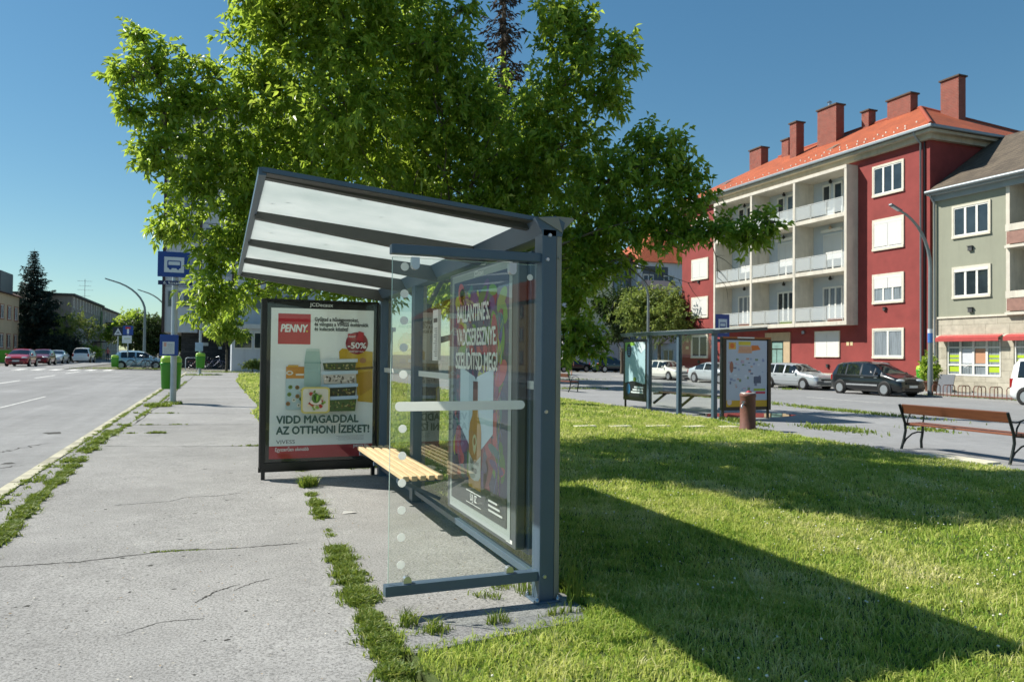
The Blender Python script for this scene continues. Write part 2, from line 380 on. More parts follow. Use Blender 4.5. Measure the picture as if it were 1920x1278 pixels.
# light grit and blossom litter on the pavement
b = MB()
for k in range(800):
    x, y = random.uniform(-1.9, 2.0), 3.0+9*random.random()**1.4; r_ = random.uniform(.004, .011)
    if x > .82 and y < 4.2: continue
    z = gz(x, y)+.007; a = random.uniform(0, 3)
    b.add([(x+r_*cos(a), y+r_*sin(a), z), (x-r_*sin(a)*.6, y+r_*cos(a)*.6, z+.004), (x-r_*cos(a), y-r_*sin(a), z+.001), (x+r_*.5*sin(a), y-r_*.5*cos(a), z+.003)], [(0, 1, 2, 3)], k % 3 == 0)
tag(b.build('litter', [mat('grit_pale', '#cfc9b8', .8), mat('grit_tan', '#a88a5c', .8)], fix=False), kind='stuff')
b = MB()
for (x, y, w) in ((1.12, 7.28, .14),):
    b.add([(x, y, gz(x, y)+.012), (x+w, y+.01, gz(x, y)+.02), (x+w*.9, y+.05, gz(x, y)+.012), (x+.02, y+.04, gz(x, y)+.03)], [(0, 1, 2, 3)])
tag(b.build('paper_scrap', mat('paper', '#e6e4dc', .8)), 'torn white paper scrap lying on the shelter pad by the weeds', 'litter')
# puddle and pale kerb stones of the square
pts = [(14.0+1.75*cos(j*.45)*random.uniform(.8, 1.15), 17.4+.75*sin(j*.45)*random.uniform(.8, 1.15)) for j in range(14)]
o = sheet('puddle', pts, -.004, mat('puddle_water', '#1a1c1c', .02, 0, .05, 2, spec=1.))
b = MB()
for (x, y, l, w) in ((11.35, 8.75, 1.15, .3), (10.1, 14.35, .5, .25), (9.3, 14.6, .55, .2), (8.4, 14.75, .5, .2), (7.6, 14.9, .5, .2), (10.9, 14.15, .4, .3)):
    if l > 1: b.box(x-w/2, x+w/2, y-l/2, y+l/2, gz(x, y)-.05, gz(x, y)+.02)
    else: b.box(x-l/2, x+l/2, y-w/2, y+w/2, gz(x, y)-.05, gz(x, y)+.035)
tag(b.build('edging_stones', mat('pale_stone', '#c9c4b0', .9, 0, .2, 6), bevel=.01), kind='structure')

# ------------------------------------------------------------------ grass (nobody could count the blades)
GRASS = leaf_mat('grass_blade', [(0, (.06, .18, .02)), (.35, (.32, .45, .075)), (.75, (.60, .61, .20)), (1, (.78, .72, .42))], .45, (.68, .76, .14), .6, .1)
WEED = leaf_mat('weed_blade', [(0, (.06, .12, .014)), (.6, (.16, .24, .035)), (1, (.36, .38, .10))], .34, (.42, .52, .07), .5, .3)
def in_poly(x, y, poly):
    c = np.zeros(len(x), bool); n = len(poly)
    for i in range(n):
        (x1, y1), (x2, y2) = poly[i], poly[(i+1) % n]
        k = ((y1 > y) != (y2 > y)); xi = (x2-x1)*(y-y1)/((y2-y1) if y2 != y1 else 1e-9)+x1
        c ^= k & (x < xi)
    return c
def lawn_pts(x0, x1, y0, y1, dens):
    n = int((x1-x0)*(y1-y0)*dens); x = rng.uniform(x0, x1, n); y = rng.uniform(y0, y1, n)
    e = (lump(x, y, .7, 3)-.5)*.12+(lump(x, y, .22, 4)-.5)*.08
    k = in_poly(x+e, y+e*.6, LAWN) & ~in_poly(x+e*.4, y+e*.3, [(.8, 4.12), (2.16, 4.12), (2.17, 10.4), (.8, 10.4)]) & ~in_poly(x-e*.5, y+e*.5, [(.95, 3.87), (2.05, 4.0), (2.08, 4.13), (.95, 4.13)])
    return x[k], y[k]
parts = []
for (x0, x1, y0, y1, dn, h0, w0) in ((.7, 3.6, 1.6, 4.6, 5200, .045, .006), (2.0, 5.5, 3.6, 7.5, 3600, .045, .0075), (3.6, 6.0, 1.6, 3.6, 3600, .045, .007),
        (2.1, 5.5, 7.5, 12, 1500, .05, .011), (5.5, 11.6, 3.0, 9.5, 1700, .05, .011), (5.5, 12.2, 9.5, 17, 900, .055, .015), (2.1, 5.5, 12, 17, 700, .06, .017),
        (.6, 12.3, 17, 27, 300, .06, .026), (.6, 10, 27, 56, 90, .07, .04), (.6, 2.3, 10.2, 17, 1100, .06, .013)):
    x, y = lawn_pts(x0, x1, y0, y1, dn); n = len(x)
    p = lump(x, y, 1.6, 1); q = lump(x, y, .35, 2)
    v = np.clip(.18+.35*p+.25*q+rng.normal(0, .16, n), 0, 1)
    parts.append(blades(x, y, h0*rng.uniform(.5, 1.25, n)*(.65+.6*q), w0*rng.uniform(.7, 1.3, n), 1.0, 0, v))
    dry = lump(x, y, 2.1, 41); k = dry > .72
    parts[-1][2].reshape(-1, 3)[k] = np.clip(parts[-1][2].reshape(-1, 3)[k]+.22, 0, 1)
    # clover: short broad leaves low down
    k = rng.random(n) < .28*lump(x, y, .9, 5)
    parts.append(blades(x[k]+.01, y[k], h0*.55*rng.uniform(.6, 1.1, k.sum()), w0*2.6, 1.3, 0, rng.uniform(0, .45, k.sum())))
    # dry stalks
    k = rng.random(n) < .012
    parts.append(blades(x[k], y[k], h0*rng.uniform(1.4, 2.4, k.sum()), w0*.55, .35, 0, rng.uniform(.8, 1, k.sum())))
tag(trimesh('grass', *join(parts), GRASS), kind='stuff')
# white clover heads in the lawn
b = MB(); k = 0
while k < 700:
    x, y = random.uniform(1.2, 11), 2.4+11*random.random()**1.2
    if not in_poly(np.array([x]), np.array([y]), LAWN)[0] or (.8 < x < 2.3 and 3.7 < y < 10.5): continue
    if lump(np.array([x]), np.array([y]), 1.4, 9)[0] < random.uniform(.2, .75): continue
    r_ = random.uniform(.005, .0095); b.ball((x, y, gz(x, y)+random.uniform(.03, .055)), (r_, r_, r_*.8), 0, 6, 5); k += 1
tag(b.build('clover_flowers', mat('clover_white', '#d8d6c8', .8), fix=False), kind='stuff')
# weeds in the joints: along the kerb, the long crack, the pad edge
parts = []
def weed_line(pts, width, dens, h, w, clumpy=.5, seed=1, lean=1.1):
    for (xa, ya), (xb, yb) in zip(pts, pts[1:]):
        L = hypot(xb-xa, yb-ya); n = int(L*dens); t = rng.random(n)
        x = xa+(xb-xa)*t; y = ya+(yb-ya)*t
        g = np.clip(lump(x*1.0, y, .55, seed)*lump(x, y, .21, seed+1)*2+(.28 if clumpy < .15 else 0), 0, 1.4)
        k = g > clumpy*rng.random(n)*1.3+(.08 if clumpy > .05 else .0)
        x, y, g = x[k], y[k], g[k]; m_ = len(x); dx, dy = (yb-ya)/L, -(xb-xa)/L
        o = rng.normal(0, .4, m_)*width*(.4+g); x = x+dx*o; y = y+dy*o
        parts.append(blades(x, y, h*rng.uniform(.4, 1.2, m_)*(.5+.6*g), w*rng.uniform(.6, 1.4, m_), lean, 0, np.where(rng.random(m_) < .07, 1., np.clip(rng.normal(.48, .24, m_), 0, 1))))
weed_line([(-1.6, 5.2), (-1.62, 7.14), (-1.7, 8.63), (-1.76, 10.96)], .06, 4200, .036, .010, .1, 21)
weed_line([(-1.76, 10.96), (-1.84, 14.33), (-1.72, 16.9)], .075, 1500, .05, .015, .45, 22)
weed_line([(-1.72, 16.9), (-1.6, 24), (-1.5, 40)], .05, 200, .05, .02, .7, 23)
weed_line([(-2.06, 8), (-2.06, 20), (-2.04, 33), (-2.02, 50)], .04, 560, .03, .014, .4, 24)
weed_line([(-1.95, 8), (-1.93, 16)], .05, 500, .04, .012, 1.1, 25)
weed_line([(.80, 3.2), (.84, 4.2), (.87, 5.4), (.89, 6.05)], .072, 6000, .034, .009, .0, 26)
weed_line([(.92, 7.15), (.96, 8.4)], .06, 2600, .045, .010, .5, 27); weed_line([(.9, 6.4), (.92, 7.2)], .04, 900, .03, .009, .9, 28)
weed_line([(-1.9, 17.1), (-.6, 16.95)], .04, 420, .04, .02, .6, 29); weed_line([(-1.7, 15.4), (-.9, 15.3)], .04, 500, .04, .018, .5, 30)
weed_line([(-1.9, 20.2), (-.9, 20.0)], .04, 300, .04, .02, .5, 31); weed_line([(-.55, 6.36), (.12, 6.29)], .012, 420, .012, .008, .5, 32)
weed_line([(0.2, 13.05), (.8, 12.9)], .03, 500, .03, .015, .6, 33)
weed_line([(1.0, 4.05), (2.1, 4.1)], .05, 700, .07, .007, .7, 34, .6); weed_line([(1.6, 4.5), (1.95, 4.9)], .09, 900, .05, .007, .5, 35)
weed_line([(2.14, 4.4), (2.16, 10.2)], .07, 900, .11, .009, .3, 36, .5); weed_line([(1.98, 4.1), (2.2, 4.3)], .06, 700, .16, .007, .3, 37, .4)
weed_line([(.95, 10.1), (2.1, 10.2)], .1, 700, .09, .012, .4, 38, .7)
def tuft(x, y, r_, n, h, w, lean=.8):
    a = rng.uniform(0, 2*pi, n); q = r_*np.sqrt(rng.random(n)); parts.append(blades(x+q*np.cos(a), y+q*np.sin(a), h*rng.uniform(.5, 1.1, n), w*rng.uniform(.6, 1.3, n), lean, 0, np.clip(rng.normal(.5, .22, n), 0, 1)))
tuft(1.03, 4.2, .06, 70, .12, .007); tuft(1.92, 4.52, .1, 90, .2, .007, .5); tuft(.98, 8.9, .1, 200, .16, .012); tuft(2.1, 4.25, .05, 40, .38, .006, .2)
for (x, y, r_, n) in ((-1.55, 22.6, .35, 500), (-1.2, 23.4, .25, 200), (-1.2, 50.5, .8, 300), (-.3, 51, .5, 150)): tuft(x, y, r_, n, .12, .025)
# scrubby strips on the square and by the cycle rack
for (x, y, lx, ly, n) in ((18.4, 18.5, .35, 2.6, 900), (18.8, 25, .3, 3.5, 800), (13.3, 13.4, .5, .8, 500), (15.4, 12.6, .3, .5, 150), (12.3, 15.7, .25, .5, 260), (32.2, 23.8, .5, 2.6, 900), (12.1, 14.9, .3, .6, 200), (21.8, 47, 3, .4, 400), (16, 33, 2.5, .3, 400), (-6.3, 66.4, 3.2, .6, 1500), (.5, 58.5, 2.5, .5, 900), (29, 32.6, .5, .4, 150), (32.2, 40, .4, 4, 500)):
    x_, y_ = x+rng.normal(0, .5, n)*lx, y+rng.normal(0, .6, n)*ly
    parts.append(blades(x_, y_, .09*rng.uniform(.4, 1.2, n), .03*rng.uniform(.6, 1.3, n), .9, 0, np.clip(rng.normal(.55, .25, n), 0, 1)))
tag(trimesh('weeds', *join(parts), WEED), kind='stuff')

# ------------------------------------------------------------------ printed sheets: flat artwork on real boards
def glyphs(s, size=1., bold=0., shear=0., sx=1., align='CENTER'):
    c = bpy.data.curves.new('t', 'FONT'); c.body = s; c.size = size; c.offset = bold; c.shear = shear
    c.align_x = align; c.align_y = 'CENTER'; c.resolution_u = 3; c.fill_mode = 'FRONT'
    o = bpy.data.objects.new('t', c); me = o.to_mesh()
    vs = [(v.co.x*sx, v.co.y) for v in me.vertices]; fs = [tuple(p.vertices) for p in me.polygons]
    o.to_mesh_clear(); bpy.data.objects.remove(o); bpy.data.curves.remove(c); return vs, fs
class Print:
    """artwork in (u right, v up) metres from the lower left corner of a board"""
    def __init__(s, O, U, V, N):
        s.O, s.U, s.V, s.N = Vector(O), Vector(U), Vector(V), Vector(N); s.b = MB(); s.mats = []; s.k = 1
    def mi(s, c):
        m = flat(c) if isinstance(c, str) else c
        if m not in s.mats: s.mats.append(m)
        return s.mats.index(m)
    def P(s, u, v, l=0): return s.O+s.U*u+s.V*v+s.N*(.0006*l)
    def poly(s, pts, c, l=None):
        if l is None: s.k += 1; l = s.k
        s.b.add([s.P(u, v, l) for u, v in pts], [tuple(range(len(pts)))], s.mi(c)); return s
    def rect(s, u0, v0, u1, v1, c, l=None): return s.poly([(u0, v0), (u1, v0), (u1, v1), (u0, v1)], c, l)
    def disc(s, u, v, r, c, ry=None, n=20, rot=0, l=None):
        ry = ry or r
        return s.poly([(u+r*cos(2*pi*i/n)*cos(rot)-ry*sin(2*pi*i/n)*sin(rot), v+r*cos(2*pi*i/n)*sin(rot)+ry*sin(2*pi*i/n)*cos(rot)) for i in range(n)], c, l)
    def rrect(s, u0, v0, u1, v1, r, c):
        pts = []
        for cx, cy_, a in ((u1-r, v1-r, 0), (u0+r, v1-r, 90), (u0+r, v0+r, 180), (u1-r, v0+r, 270)):
            pts += [(cx+r*cos(radians(a+i*22.5)), cy_+r*sin(radians(a+i*22.5))) for i in range(5)]
        return s.poly(pts, c)
    def text(s, t, u, v, size, c, bold=0., shear=0., sx=1., align='CENTER', fit=None):
        s.k += 1; vs, fs = glyphs(t, size, 0, shear, sx, align); q = bold*.3
        if fit: w = max(x for x, y in vs)-min(x for x, y in vs); vs = [(x*fit/w, y) for x, y in vs]
        for i, (a, e) in enumerate(((0, 0), (q, 0), (-q, 0), (0, q), (0, -q)) if bold else ((0, 0),)):
            s.b.add([s.P(u+x+a, v+y+e, s.k+i*.18) for x, y in vs], fs, s.mi(c))
        return s
    def build(s, name, parent, org): return s.b.build(name, s.mats, parent, org, fix=False)

SH = (1.95, 4.38, gz(1.95, 4.38))
shelter = thing('bus_shelter', 'slate blue steel and glass bus shelter with sloping white canopy on the near pavement', 'bus shelter', SH)
def part(b, name, m, parent=shelter, org=SH, **kw): return b.build(name, m, parent, org, **kw)
gs = SH[2]
# posts (the near one has a pale steel end plate) and back beam with its V section
for y, w in ((4.39, .13), (7.72, .13), (9.46, .12)):
    b = MB(); b.box(1.895, 1.995, y-w/2, y+w/2, gs-.1, 2.36); b.box(1.86, 2.03, y-w/2-.03, y+w/2+.03, gs+.0, gs+.018)
    o = part(b, 'post', STEEL, bevel=.006)
    b = MB(); b.box(1.997, 2.03, y-w/2+.004, y+w/2-.004, gs+.02, 2.35); b.lathe([(.009, -.006), (.009, 0)], (2.014, y-w/2+.002, 2.18), 8, axis='y'); part(b, 'end_plate', STEEL2, o)
for x, y, z in ((1.93, 4.325, 2.165), (1.93, 4.325, .165), (1.93, 4.325, 1.2), (1.945, 4.325, 2.32)):
    b = MB(); b.lathe([(.011, -.007), (.011, -.002), (.013, 0)], (x, y, z), 10, axis='y'); part(b, 'bolt', CHROME)
for x, y in ((1.875, 4.31), (2.015, 4.31), (1.875, 4.47)):
    b = MB(); b.lathe([(.013, gs+.0181), (.013, gs+.034), (.006, gs+.036), (.006, gs+.05)], (x, y, 0), 8); part(b, 'anchor_bolt', CHROME)
def zc(y): return 2.425-(y-4.38)*.012              # back edge height
b = MB(); Txy = lambda u, v, a: (u, a, v+zc(a))
b.prism([(1.90, -.11), (2.03, -.11), (2.05, -.02), (1.985, .02), (1.84, .0)], Txy, 4.325, 9.53)
b.prism([(2.055, -.06), (2.125, .012), (2.115, .02), (1.99, .022)], Txy, 4.345, 9.52, 1); b.prism([(1.90, -.02), (2.03, -.085), (2.0, .012), (1.86, .0)], Txy, 4.317, 4.324, 1)
part(b, 'back_beam', [STEEL, STEEL2])
# canopy: tapering rafters carry translucent white panels, sloping up towards the road
xf, xb, zf = .215, 1.88, 2.58
def zr(x, y): return zc(y)+(zf-2.43)*(xb-x)/(xb-xf)
RAFT = mat('rafter_paint_and_bounce', '#4a4c4a', .5, .1, .06, 5)
b = MB(); ys = [4.51, 5.6, 6.87, 8.1, 9.39]
for i, y in enumerate(ys):
    w = .035 if 0 < i < 4 else .03
    vs = []
    for x, hgt in ((xf, .055 if i else .02), (xb+.03, .14 if i else .05)):
        for yy in (y-w, y+w):
            vs += [(x, yy, zr(x, yy)-.004), (x, yy, zr(x, yy)-hgt)]
    b = MB(); b.add(vs, [(0, 2, 3, 1), (4, 5, 7, 6), (0, 1, 5, 4), (2, 6, 7, 3), (0, 4, 6, 2), (1, 3, 7, 5)]); part(b, 'rafter', RAFT)
b = MB()
for y0, y1 in ((4.37, 4.52), (9.38, 9.52)):
    b.add([(x, y, zr(x, y)-h_) for x in (xf-.008, xb+.05) for y in (y0+.006, y1-.006) for h_ in (.0125, .016)], [(0,1,3,2),(4,6,7,5),(0,4,5,1),(2,3,7,6),(0,2,6,4),(1,5,7,3)], 1)  # underside sheet: light bounced from the ground is put into its grey
    b.add([(x, y, zr(x, y)-h_) for x in (xf-.01, xb+.05) for y in (y0, y1) for h_ in (-.014, .012)], [(0,1,3,2),(4,6,7,5),(0,4,5,1),(2,3,7,6),(0,2,6,4),(1,5,7,3)])
b.add([(x, y, zr(xf, y)+h_) for x in (xf-.03, xf+.012) for y in (4.38, 9.51) for h_ in (-.03, .014)], [(0,1,3,2),(4,6,7,5),(0,4,5,1),(2,3,7,6),(0,2,6,4),(1,5,7,3)])
part(b, 'canopy_edge', [STEEL, RAFT])
m, t, pb = new_mat('opal_panel'); vv = coords(t, (1, 1, 1)); fz = noise(t, vv, 1.4, 6, .65)
colr = ramp(t, fz, [(.3, (.66, .71, .69)), (.6, (.79, .82, .80)), (.75, (.72, .76, .73))]); t.links.new(colr, pb.inputs['Base Color']); pb.inputs['Roughness'].default_value = .35
tl = nod(t, 'ShaderNodeBsdfTranslucent'); t.links.new(colr, tl.inputs[0]); mx = nod(t, 'ShaderNodeMixShader'); mx.inputs[0].default_value = .78
t.links.new(pb.outputs[0], mx.inputs[1]); t.links.new(tl.outputs[0], mx.inputs[2]); t.links.new(mx.outputs[0], t.nodes['Material Output'].inputs[0]); OPAL = m
for y0, y1 in zip(ys, ys[1:]):
    b = MB(); b.add([(x, y, zr(x, y)+h_) for x in (xf, xb) for y in (y0+.002, y1-.002) for h_ in (0, .008)], [(0,1,3,2),(4,6,7,5),(0,4,5,1),(2,3,7,6),(0,2,6,4),(1,5,7,3)])
    part(b, 'canopy_panel', OPAL)
b = MB()
for k in range(46):
    x, y = random.uniform(.3, 1.8), random.uniform(4.5, 9.3); a = random.uniform(0, 6); L_ = random.uniform(.02, .05); z = zr(x, y)+.013
    b.add([(x, y, z), (x+L_*.5*cos(a)-L_*.25*sin(a), y+L_*.5*sin(a)+L_*.25*cos(a), z+.004), (x+L_*cos(a), y+L_*sin(a), z+.001), (x+L_*.5*cos(a)+L_*.25*sin(a), y+L_*.5*sin(a)-L_*.25*cos(a), z+.003)], [(0, 1, 2, 3)])
tag(b.build('fallen_leaves', mat('leaf_litter', '#5a5230', .8), fix=False), kind='stuff')
# near side: two rails, clear pane, four clamps, safety dots and bar
b = MB(); b.box(.935, 1.90, 4.345, 4.415, 2.148, 2.205); part(b, 'rail', STEEL, bevel=.005)
b = MB(); b.box(.925, 1.895, 4.345, 4.415, .135, .195); b.box(.955, .975, 4.36, 4.40, .139, .14, 0); part(b, 'rail', STEEL, bevel=.005)
b = MB(); b.box(.948, 1.885, 4.376, 4.386, .205, 2.13); g = part(b, 'side_pane', GLASS, fix=True)
m, t, pb = new_mat('frost_print'); pb.inputs['Base Color'].default_value = (.93, .94, .91, 1); tl = nod(t, 'ShaderNodeBsdfTranslucent'); tl.inputs[0].default_value = (.97, .97, .94, 1); mx = nod(t, 'ShaderNodeMixShader'); mx.inputs[0].default_value = .6
t.links.new(pb.outputs[0], mx.inputs[1]); t.links.new(tl.outputs[0], mx.inputs[2]); t.links.new(mx.outputs[0], t.nodes['Material Output'].inputs[0]); FROST = m
for k in range(12):
    if k == 5: continue
    b = MB(); b.lathe([(.025, -.0008), (.025, .0008)], (1.02, 4.372, 2.075-k*.1605), 18, axis='y'); part(b, 'safety_dot', FROST, g)
bar = []
for cx, s in ((1.775, 1), (1.0, -1)): bar += [(cx+s*.028*sin(radians(a)), 1.243+.028*cos(radians(a))*s) for a in range(0, 181, 20)]
b = MB(); b.prism(bar, lambda u, v, a: (u, a, v), 4.3712, 4.3728); part(b, 'safety_bar', FROST, g); b = MB()
ring = [(1.83+.02*cos(radians(a)), 2.05+.02*sin(radians(a))) for a in range(0, 360, 24)]; b.prism(ring, lambda u, v, a: (u, a, v), 4.3712, 4.3728)
part(b, 'maker_sticker', FROST, g)
b = MB(); b.box(.9455, .9479, 4.376, 4.386, .205, 2.13); b.box(.948, 1.885, 4.376, 4.386, 2.1302, 2.132); part(b, 'pane_edge', mat('pane_edge_glass', '#b9d2c4', .15), g)
for x, z in ((1.085, 2.085), (1.71, 2.085), (1.06, .215), (1.71, .215)):
    s = 1 if z > 1 else -1; b = MB()
    pts = [(x-.024, z+.05*s), (x+.024, z+.05*s)] + [(x+.024*cos(radians(a)), z-.024*sin(radians(a))*s) for a in range(0, 181, 30)]
    b.prism(pts, lambda u, v, a: (u, a, v), 4.362, 4.40); part(b, 'clamp', CHROME, g)
# back glass between the posts
for y0, y1 in ((4.47, 7.64), (7.80, 9.39)):
    b = MB(); b.box(1.942, 1.950, y0, y1, .16, 2.28); g = part(b, 'back_pane', GLASS)
    b = MB(); b.box(1.9385, 1.9405, y0+.02, y1-.02, 1.33, 1.385); part(b, 'glass_print', FROST, g)
b = MB(); b.box(1.905, 1.935, 6.78, 6.96, 1.5, 1.98); b.box(1.93, 1.941, 6.8, 6.94, 1.52, 1.96)
p = part(b, 'timetable_holder', WHITE)
b = MB()
for k in range(14): b.box(1.9035, 1.9045, 6.8, 6.80+.05+.08*random.random(), 1.54+k*.02, 1.546+k*.02)
b.box(1.9035, 1.9045, 6.8, 6.93, 1.86, 1.90); part(b, 'timetable_print', flat('#30343a'), p)
b = MB(); b.box(1.915, 1.975, 4.47, 9.4, .10, .15); part(b, 'rail', STEEL, bevel=.004)
# seat: five timber slats on brackets
WOOD = mat('seat_timber', '#d0b68c', .6, 0, .28, 3, stretch=(14, .6, 14), bmp=.1)
b = MB()
for k in range(5):
    x = 1.505+k*.078; b.box(x, x+.056, 6.42, 8.72, .445, .49)
sb = part(b, 'seat', WOOD, bevel=.008)
for y in (6.62, 7.72, 8.55): b = MB(); b.box(1.50, 1.90, y-.02, y+.02, .405, .443); b.bar((1.55, y, .41), (1.9, y, .24), .03); part(b, 'seat_bracket', STEEL, sb)
# advertising case on the back wall (jungle poster with a bottle)
case = MB(); case.box(1.865, 1.935, 4.66, 6.26, .25, 2.24); c2 = part(case, 'advertising_case', mat('case_grey', '#5c6266', .35, .3, .05, 6), bevel=.01)
b = MB(); b.box(1.94, 2.04, 4.62, 6.3, .22, 2.26); part(b, 'case_back', STEEL, c2, bevel=.01)
pr = Print((1.8635, 6.12, .36), (0, -1, 0), (0, 0, 1), (-1, 0, 0)); W_, H_ = 1.3, 1.80
pr.rect(-.06, -.08, W_+.06, H_+.06, '#9fa6a4'); pr.rect(0, 0, W_, H_, '#333e68')
rr = random.Random(3)
for k in range(420):
    u, v = rr.uniform(.0, W_), rr.uniform(.22, H_); edge = abs(u-W_/2) > .36 or v > .78*H_
    if not edge and rr.random() < .5: continue
    c = rr.choice(['#8f2740', '#b23a55', '#39782f', '#5f9a35', '#3a2a66', '#5b3a7e', '#20456f', '#2c6f74', '#a8b23a', '#1c2a52', '#7a2a5e', '#c24a5c'])
    L_, w_, an = rr.uniform(.08, .2), rr.uniform(.03, .085), rr.uniform(0, pi)
    if u-L_ < 0 or u+L_ > W_ or v+L_ > H_: continue
    pr.disc(u, v, L_, c, w_, 14, an, l=4+k % 30*.06)
pr.k = 7
for k in range(60):
    u = rr.choice([rr.uniform(.05, .25), rr.uniform(W_-.25, W_-.05)]); v = rr.uniform(.25, H_-.3); an = rr.uniform(.8, 2.4); L_ = rr.uniform(.08, .17)
    pr.disc(min(max(u, .17), W_-.17), v, L_, rr.choice(['#9db84a', '#b45a9a', '#6f86c8', '#c86a78']), .004, 8, an, l=6.5)
pr.k = 8
cx = W_*.47
pr.poly([(cx-.40, .62), (cx, .40), (cx+.40, .62), (cx+.40, 1.10), (cx, 1.02), (cx-.40, 1.10)], '#d3e6f0')
pr.poly([(cx-.40, 1.095), (cx-.12, 1.12), (cx, 1.0), (cx+.12, 1.12), (cx+.40, 1.095), (cx+.40, 1.2), (cx-.40, 1.2)], '#26305c')
pr.rect(0, 0, W_, .2, '#3b3f45')
# the bottle: neck, shoulders, body, label
pr.poly([(cx-.055, .97), (cx+.055, .97), (cx+.06, .80), (cx+.075, .72), (cx+.13, .66), (cx+.145, .6), (cx+.145, .16), (cx-.145, .16), (cx-.145, .6), (cx-.13, .66), (cx-.075, .72), (cx-.06, .80)], '#c98e2c')
pr.poly([(cx-.056, .985), (cx+.056, .985), (cx+.062, .78), (cx-.062, .78)], '#8a5a58'); pr.rect(cx-.058, .93, cx+.058, .99, '#5d2a2c')
pr.poly([(cx-.146, .6), (cx+.146, .6), (cx+.146, .44), (cx, .37), (cx-.146, .44)], '#c58a3e')
pr.poly([(cx-.146, .43), (cx, .355), (cx+.146, .43), (cx+.146, .27), (cx+.1, .235), (cx, .222), (cx-.1, .235), (cx-.146, .27)], '#d8d4c6')
pr.disc(cx, .52, .05, '#e6d9a8', .06); pr.poly([(cx-.04, .47), (cx+.04, .47), (cx, .42)], '#e6d9a8'); pr.disc(cx, .525, .025, '#b07a34', .03)
pr.text("Ballantine's", cx, .365, .055, '#3a3a3a', .0, .3, .85); pr.text('WILD', cx, .30, .05, '#4a4640', .002)
for k, (tx, v, s_) in enumerate((("BALLANTINE'S.", 1.52, .80), ('VADCSERESZNYE.', 1.33, .96), ('SZELÍDÍTSD MEG!', 1.14, 1.0))):
    pr.text(tx, cx+(.0 if k else -.08), v, .185, '#f2f4f0', .016, 0, 1., 'CENTER', s_)
pr.rect(cx-.18, .125, cx+.18, .132, '#e8e8e6'); pr.text('ÚJ ÍZ', cx, .085, .075, '#eeeeec', .003); pr.rect(cx-.18, .035, cx+.18, .04, '#e8e8e6')
for k in range(3): pr.rect(W_-.34, .06+k*.035, W_-.05-.05*k, .075+k*.035, '#c9cac8')
pr.build('poster', c2, SH)
b = MB(); b.box(1.8632, 1.8645, 4.72, 4.84, .275, .30); part(b, 'case_badge', WHITE, c2)
pr = Print((1.8635, 5.6, 2.17), (0, -1, 0), (0, 0, 1), (-1, 0, 0)); pr.text('JCDecaux', .12, .02, .055, '#e8e8e8', .003); pr.build('maker_lettering', c2, SH)
b = MB(); b.box(1.838, 1.844, 4.70, 6.2, .33, 2.2); part(b, 'case_glass', GLASS, c2)

# far advertising case on its own feet, facing the camera (food boxes poster)
def ad_case(parent, org, x0, x1, y0, y1, zb, zt, feet=True):
    b = MB(); b.box(x0, x1, y0, y1, zb, zt); c = b.build('advertising_case', BLACK, parent, org, bevel=.012)
    if feet:
        for x in (x0+.03, x1-.06):
            b = MB(); b.box(x, x+.045, (y0+y1)/2-.03, (y0+y1)/2+.03, org[2]-.02, zb-.001); b.build('foot', BLACK, c, org)
    return c
c1 = ad_case(shelter, SH, .46, 1.88, 9.48, 9.60, .165, 2.215)
b = MB(); b.box(.46, 1.88, 9.605, 9.615, .1, .164); part(b, 'lower_rail', BLACK, c1)
pr = Print((.575, 9.4785, .275), (1, 0, 0), (0, 0, 1), (0, -1, 0)); W_, H_ = 1.245, 1.83
pr.rect(0, 0, W_, H_, '#f7f9f7')
S = lambda x, y: ((x-155)/650*W_, (1083-y)/955*H_)
def R(x0, y0, x1, y1, c): (a, d), (e, f) = S(x0, y1), S(x1, y0); pr.rect(a, d, e, f, c)
def RR_(x0, y0, x1, y1, r, c): (a, d), (e, f) = S(x0, y1), S(x1, y0); pr.rrect(a, d, e, f, r, c)
def DI(x, y, r, c, ry=None, rot=0): u, v = S(x, y); pr.disc(u, v, r*.00192, c, (ry or r)*.00192, 18, rot)
def TX(t, x, y, px, c, bold=0, shear=0, w=None, al='CENTER'): u, v = S(x, y); pr.text(t, u, v, px*.00192*1.35, c, bold, shear, 1., al, w and w*.00192)
R(155, 1003, 805, 1083, '#b81f2c'); pr.poly([S(580, 1003), S(805, 1003), S(805, 1083), S(655, 1083)], '#941824')
TX('Egyszerűen okosabb', 190, 1026, 24, '#f0e6e4', .003, 0, 205, 'LEFT'); TX('penny.hu', 780, 1008+5, 24, '#f0e6e4', .003, 0, 95, 'RIGHT')
R(198, 163, 398, 357, '#c0202e'); TX('PENNY', 292, 258, 50, '#f2f0ee', .016, .2, 165); DI(376, 273, 6, '#e8c53a')
for i, tx in enumerate(('Gyűjtsd a hűségpontokat,', 'és válogass a VIVESS ételtárolók', 'és kulacsok között!')): TX(tx, 422, 195+31*i, 25, '#1d1f22', .006, 0, (280, 346, 212)[i], 'LEFT')
# yellow cool bag
pr.poly([S(585, 470), S(580, 400), S(600, 380), S(800, 400), S(803, 735), S(705, 725), S(690, 520)], '#d2a82a'); pr.poly([S(680, 505), S(803, 495), S(803, 512), S(680, 520)], '#7a5a12')
pr.poly([S(700, 540), S(790, 525), S(800, 640), S(720, 690)], '#c1921f'); DI(735, 457, 22, '#b98458', 18)
DI(695, 345, 73, '#8e1626'); RR_(635, 283, 690, 322, .008, '#b3202c'); pr.poly([S(690, 325), S(705, 265), S(740, 275), S(735, 335)], '#c03a40')
TX('PENNY', 662, 303, 14, '#f2e8e6', .002, .15, 46); TX('-50%', 695, 362, 40, '#f6efee', .012, 0, 118); TX('PENNY KÁRTYÁVAL', 693, 400, 11, '#f2e8e6', .001, 0, 96)
